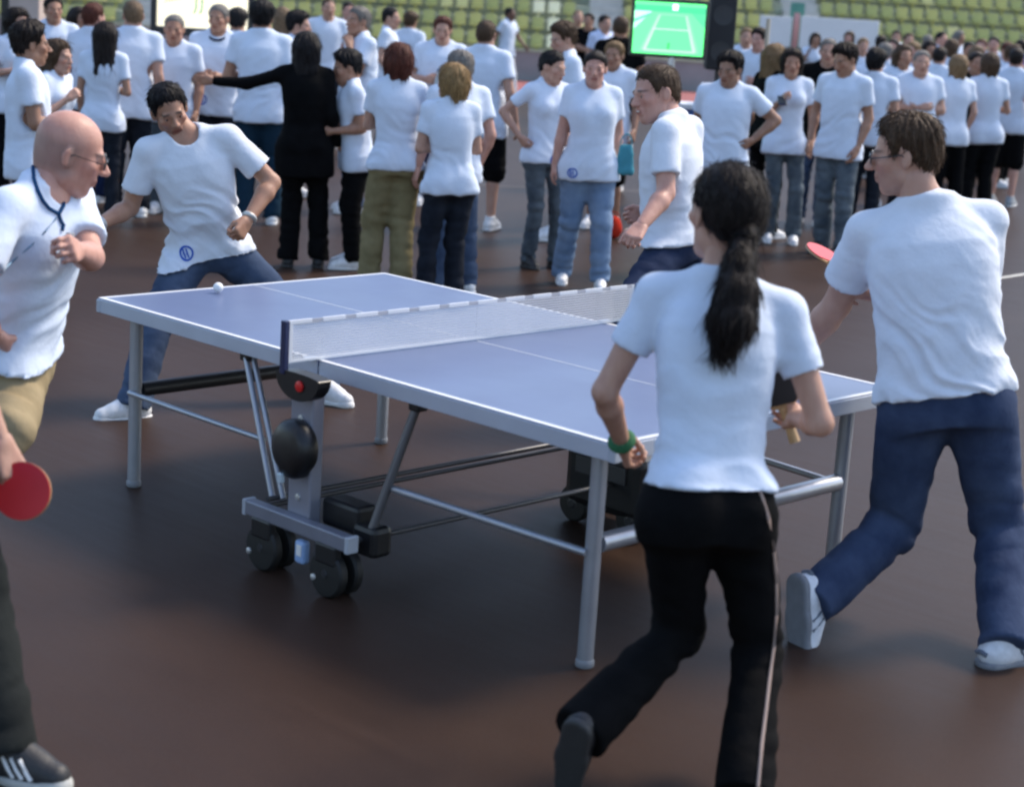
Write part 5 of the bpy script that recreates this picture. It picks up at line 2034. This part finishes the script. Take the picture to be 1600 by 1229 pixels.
P = crowd('man in white tee facing the camera holding a bottle at his chest', 686, 26, 17.2, 4, ('front', 'front'), skin='fair', hair=('short', 'red'), legs=('long', navyc), fat=.3, nod=.2)
bp_ = (P['J']['WL'] + P['J']['WR']) / 2 + P['fwd'] * .09
bt = empty('bottle', bp_ - UP * .1, 'small bottle with blue cap held by the man before the seats', 'bottle')
b = Bld()
b.lathe(bp_ - UP * .1, UP, [(.030, 0), (.033, .01), (.033, .13), (.014, .18), (.014, .20)], 16)
b.build('glass', material('bottle_plastic', (.55, .65, .70), rough=.15, alpha=.7), bt, smooth=True, origin=bp_ - UP * .1)
b = Bld()
b.lathe(bp_ + UP * .10, UP, [(.017, 0), (.017, .025), (.012, .027)], 14)
b.build('cap', material('cap_blue', (.03, .20, .45), rough=.4), bt, smooth=True, origin=bp_ - UP * .1)
P = crowd('man in bright white tee and black shorts turned away, centre of the crowd', 766, 32, 15.6, 160, ('down', 'down'), skin='fair', hair=('crop', 'brown'), legs=('shorts', blackc), fat=.25, fit=(.112, .108, .108), hem=-.26)
crowd('distant man walking in white tee and pale trousers along the front row of seats', 794, 12, 35.0, 60, ('swing', 'back'), skin='brown', hair=('short', 'black'), legs=('long', cloth('white_linen', (.62, .63, .65))), stride=.12)
crowd('man in white tee looking down left behind the two women', 884, 37, 15.2, -75, ('down', 'down'), skin='fair', hair=('thick', 'brown'), legs=DJ, fat=.55, nod=.3, lean=.10)
crowd('young woman with dark hair, hand on hip, round blue emblem on white tee', 868, 81, 13.6, 30, ('down', 'hip'), fem=1, turn=20, nod=.25, skin='fair', hair=('tied', 'black'), legs=('jeans', denim_grey), emb=(-.03, -.03, .05), shoes=BS, hem=-.12)
P = crowd('heavy woman in white tee and light blue jeans walking towards the table', 933, 81, 12.8, 6, ('down', 'down'), fem=1, fat=1.0, skin='pink', hair=('tied', 'dark'), legs=('jeans', denim_pale), fit=(.108, .080, .078), emb=(.13, -.05, .036), shoes=WS, stride=.10, hem=-.2, wide=.02)
band(P, 'L', .02, .028, .024, steel, 'wrist_watch', .003)
tc_ = at_d(977, 247, 12.9)
tb_ = empty('tote_bag', tc_ - UP * .12, 'small turquoise bag hanging from the left hand of the heavy woman', 'bag')
g = Grid(tc_ - .2, tc_ + .2, .009)
for sg in (-1, 1):
    g.add(rcone(tc_ + RT * sg * .032 + UP * .085, tc_ + RT * sg * .042 - UP * .09, .012, .022), .05)
g.add(rcone(tc_ - RT * .04 - UP * .09, tc_ + RT * .04 - UP * .09, .022, .022), .04)
g.add(ellip(tc_ - UP * .01, (.05, .02, .10), (RT, FW, UP)), .03)
V, Q = g.mesh()
V = V + vnormals(V, Q) * (.008 * perlin(V * 22))[:, None]
link_mesh('bag_body', np_mesh('bag_body', V, Q), cloth('turquoise', (.07, .27, .33)), tb_, origin=tc_ - UP * .12)
b = Bld()
b.path([tc_ + RT * .04 * math.cos(a) + UP * (.10 + .07 * math.sin(a)) for a in np.linspace(0, math.pi, 9)], .006, 6)
b.build('carry_handle', cloth('turquoise', (.07, .27, .33)), tb_, smooth=True, origin=tc_ - UP * .12)
# person behind her
crowd('bare legged person in black shorts mostly hidden behind the heavy woman', 962, 66, 16.2, -20, ('down', 'down'), skin='olive', hair=('short', 'light'), legs=('shorts', blackc), fit=(.105, .1, .1), shoes=WS, hem=-.3)
crowd('dark haired man in white tee, hand on hip, right of the television', 1137, 84, 13.8, -6, ('hip', 'behind'), skin='olive', hair=('thick', 'black'), legs=('long', navyc), fat=.35, turn=-12, nod=.15)
crowd('woman with long light brown hair in black top, turned away to the right', 1212, 70, 16.3, 125, ('down', 'phone'), fem=1, skin='tan', hair=('long', 'light'), top=('tee', blackc), legs=BJ)
P = crowd('woman in white tee, grey blue jeans and white shoes holding a dark phone', 1246, 78, 16.0, 8, ('down', 'phone'), fem=1, skin='tan', hair=('bob', 'dark'), legs=('jeans', denim_grey), shoes=WS, fit=(.092, .068, .082))
pw = P['J']['WR'] + P['fwd'] * .08
ph = empty('phone', pw, 'dark phone held at chest height by the woman in grey blue jeans', 'phone')
b = Bld()
b.box(pw, (.075, .14, .016), ROTV @ Matrix.Rotation(.5, 3, 'X'), bev=.005)
b.build('case', material('phone_dark', (.012, .02, .05), rough=.25), ph, origin=pw)
b = Bld()
b.box(pw + UP * .012, (.062, .11, .004), ROTV @ Matrix.Rotation(.5, 3, 'X'))
b.build('screen', material('phone_glass', (.03, .04, .05), rough=.08), ph, origin=pw)
crowd('man in black shirt standing behind the woman with the phone', 1292, 60, 17.6, -10, skin='fair', hair=('crop', 'grey'), top=('tee', blackc), legs=('jeans', denim))
P = crowd('young man in white tee and dark jeans looking down, right of the phone woman', 1330, 71, 15.4, -28, ('down', 'down'), skin='tan', hair=('thick', 'dark'), legs=('jeans', denim_grey), nod=.3, turn=-15, shoes=BS, stride=.08)
crowd('dark haired person in white tee seen from behind, right of the young man', 1370, 80, 17.7, 175, ('front', 'front'), skin='tan', hair=('thick', 'black'), legs=DJ)
crowd('brown haired woman in white tee facing the camera, near the right crowd', 1408, 70, 19.8, 20, fem=1, skin='tan', hair=('long', 'brown'), legs=DJ)
crowd('dark haired man in white tee with folded arms, at the front of the right crowd', 1440, 80, 18.2, 10, ('cross', 'cross'), skin='fair', hair=('short', 'grey'), legs=DJ, fat=.4)
crowd('sandy haired woman in white tee and black trousers in the right crowd', 1503, 87, 18.6, 205, ('front', 'down'), fem=1, skin='fair', hair=('bob', 'light'), legs=BJ, fit=(.1, .085, .085))
crowd('brown haired woman in white tee and black trousers second from the right edge', 1548, 84, 18.9, 195, ('down', 'front'), fem=1, skin='tan', hair=('bob', 'brown'), legs=BJ, fit=(.098, .08, .08))
crowd('man in white tee and black shorts with bare legs at the right picture edge', 1592, 76, 20.6, 165, ('front', 'down'), skin='pink', hair=('short', 'dark'), legs=('shorts', blackc), fit=(.11, .105, .105), shoes=GS, fat=.2)
crowd('person in black top left of the right edge, between two white tees', 1528, 82, 20.0, 30, skin='tan', hair=('short', 'dark'), top=('tee', blackc), legs=BJ)
crowd('person in white tee with dark cap of hair behind the loudspeaker', 1187, 46, 21.5, -30, ('front', 'down'), skin='pink', hair=('thick', 'dark'), legs=('jeans', denim))
crowd('person in pale yellow shirt far behind, before the grandstand aisle', 902, 16, 30.0, 10, skin='fair', hair=('thin', 'light'), top=('tee', cloth('yellow_pale', (.62, .62, .30))), legs=DJ)
crowd('person in black shirt with bare arms far behind, left of the television', 922, 21, 29.0, -10, ('cross', 'cross'), skin='tan', hair=('short', 'dark'), top=('tee', blackc), legs=BJ)
crowd('person in blue and white top far behind, near the television', 946, 24, 27.0, 40, skin='fair', hair=('short', 'dark'), top=('tee', cloth('sky_white', (.55, .62, .8))), legs=('long', navyc))
crowd('broad man in black standing just left of the television', 968, 26, 19.5, 175, ('front', 'front'), skin='tan', hair=('short', 'brown'), top=('tee', blackc), legs=BJ, fat=.3)
# the far right crowd, small in the picture
FAR = [(1350, 60, 27, 10, 'light', 'jeans', 'fair haired person in white tee, left end of the far right crowd'),
       (1378, 56, 29, 160, 'dark', 'long', 'person in white tee turned away, second from left in the far right crowd'),
       (1398, 62, 26, -20, 'black', 'jeans', 'black haired person in white tee looking left in the far right crowd'),
       (1421, 52, 31, 20, 'brown', 'jeans', 'person in white tee high in the middle of the far right crowd'),
       (1446, 55, 30, 190, 'grey', 'long', 'grey haired person in white tee in the middle of the far right crowd'),
       (1472, 50, 31, 60, 'black', 'jeans', 'black haired person in white tee standing tall in the far right crowd'),
       (1466, 74, 22, 170, 'dark', 'jeans', 'dark haired person in white tee behind the folded arms man'),
       (1510, 66, 26, 15, 'black', 'long', 'black haired person in dark top behind the sandy haired woman'),
       (1537, 62, 27, -15, 'red', 'long', 'red haired person in dark top near the right edge'),
       (1572, 66, 26, 30, 'red', 'jeans', 'red haired person in white tee just left of the right edge'),
       (1597, 62, 27, 200, 'dark', 'jeans', 'dark haired person in blue top at the very right edge')]
for k, (x, y, d, fa, hc, lg, lab) in enumerate(FAR):
    tp = ('tee', None)
    if 'dark top' in lab:
        tp = ('tee', blackc)
    elif 'blue top' in lab:
        tp = ('tee', cloth('mid_blue', (.04, .09, .30)))
    crowd(lab, x, y, d, fa, (('down', 'front'), ('cross', 'cross'), ('down', 'down'))[k % 3], skin=('fair', 'tan', 'pink')[k % 3], hair=('short', hc), top=tp, legs=(lg, denim_dark if lg == 'jeans' else blackc))

FAR2 = [(1362, 74, 23, 30, 'brown', 'between the young man and the folded arms man'), (1386, 70, 24, 190, 'grey', 'just right of the wide white board'),
        (1428, 66, 24, -40, 'light', 'directly above the folded arms man'), (1455, 64, 25, 15, 'dark', 'left of the sandy haired woman'),
        (1487, 62, 25, 170, 'brown', 'right above the sandy haired woman'), (1524, 72, 23, 20, 'sand', 'between the sandy and the brown haired women'),
        (1556, 58, 29, -10, 'dark', 'far back near the right edge of the seats'), (1584, 72, 23, 60, 'brown', 'half behind the man in black shorts'),
        (1405, 48, 34, 0, 'dark', 'small and furthest back, right of the wide white board'), (1500, 48, 34, 40, 'grey', 'furthest back under the right seats'),
        (1330, 50, 33, -20, 'brown', 'before the wide white board'), (1275, 52, 31, 10, 'dark', 'below the left end of the wide white board'),
        (1165, 44, 24, 20, 'light', 'just right of the black loudspeaker'), (640, 20, 24, 150, 'brown', 'before the seats left of the man with the bottle'),
        (545, 4, 24, 20, 'dark', 'before the seats above the grey haired man'), (120, 12, 18.2, 60, 'dark', 'left of the auburn haired person'),
        (20, 14, 15.5, 40, 'dark', 'at the far left edge before the pillar'), (440, 12, 19, 200, 'sand', 'right of the dark haired man at the back')]
for k, (x, y, d, fa, hc, where) in enumerate(FAR2):
    kind = ('man', 'woman')[(k * 7 // 3) % 2]
    crowd('%s haired %s in white tee %s' % ({'light': 'fair', 'sand': 'sandy'}.get(hc, hc), kind, where), x, y, d, fa, (('down', 'front'), ('hip', 'down'), ('cross', 'cross'), ('down', 'up'))[k % 4], fem=kind == 'woman',
          skin=('fair', 'tan', 'pink', 'olive')[k % 4], hair=(('bob', 'long')[k % 2] if kind == 'woman' else ('short', 'thick')[k % 2], hc), legs=(('jeans', denim_dark), ('long', blackc), ('jeans', denim))[k % 3], fat=(k % 5) * .12)

# ---- small things on the floor behind the heavy woman
c = at_z(957, 372)
rb = empty('bag', c, 'small red bag on the floor behind the heavy woman', 'bag')
g = Grid(c - (.2, .2, .02), c + (.2, .2, .3), .01)
g.add(ellip(c + UP * .08, (.085, .07, .085)), 0)
g.add(ellip(c + UP * .15, (.05, .045, .05)), .05)
g.cut(lambda x, y, z: -z + 0 * x + 0 * y, .01)
V, Q = g.mesh()
link_mesh('pouch', np_mesh('pouch', V, Q), cloth('bag_red', (.55, .04, .02)), rb, origin=c)
b = Bld()
b.path([c + RT * .05 * math.cos(a) + UP * (.17 + .06 * math.sin(a)) for a in np.linspace(0, math.pi, 9)], .006, 6)
b.build('strap', cloth('bag_strap', (.30, .03, .02)), rb, smooth=True, origin=c)
for (x, y, lab) in ((985, 372, 'cream coloured cup lying on the floor left of the smiling man'), (1009, 374, 'cream coloured cup on the floor touching the smiling man outline')):
    c = at_z(x, y)
    cu = empty('paper_cup', c, lab, 'cup')
    b = Bld()
    b.lathe(c + UP * .045 - RT * .05, nrm(RT + FW * .3), [(.030, 0), (.033, .002), (.045, .10), (.043, .10), (.031, .006)], 18)
    b.build('cup_wall', material('cup_cream', (.72, .62, .42), rough=.6), cu, smooth=True, origin=c)
    b = Bld()
    b.path([c + UP * .045 - RT * .05 + nrm(RT + FW * .3) * .10 + (FW * math.cos(a) * .045 + UP * math.sin(a) * .045) for a in [2 * math.pi * k / 16 for k in range(16)]], .003, 6, closed=True)
    b.build('rim', material('cup_cream', (.72, .62, .42)), cu, smooth=True, origin=c)
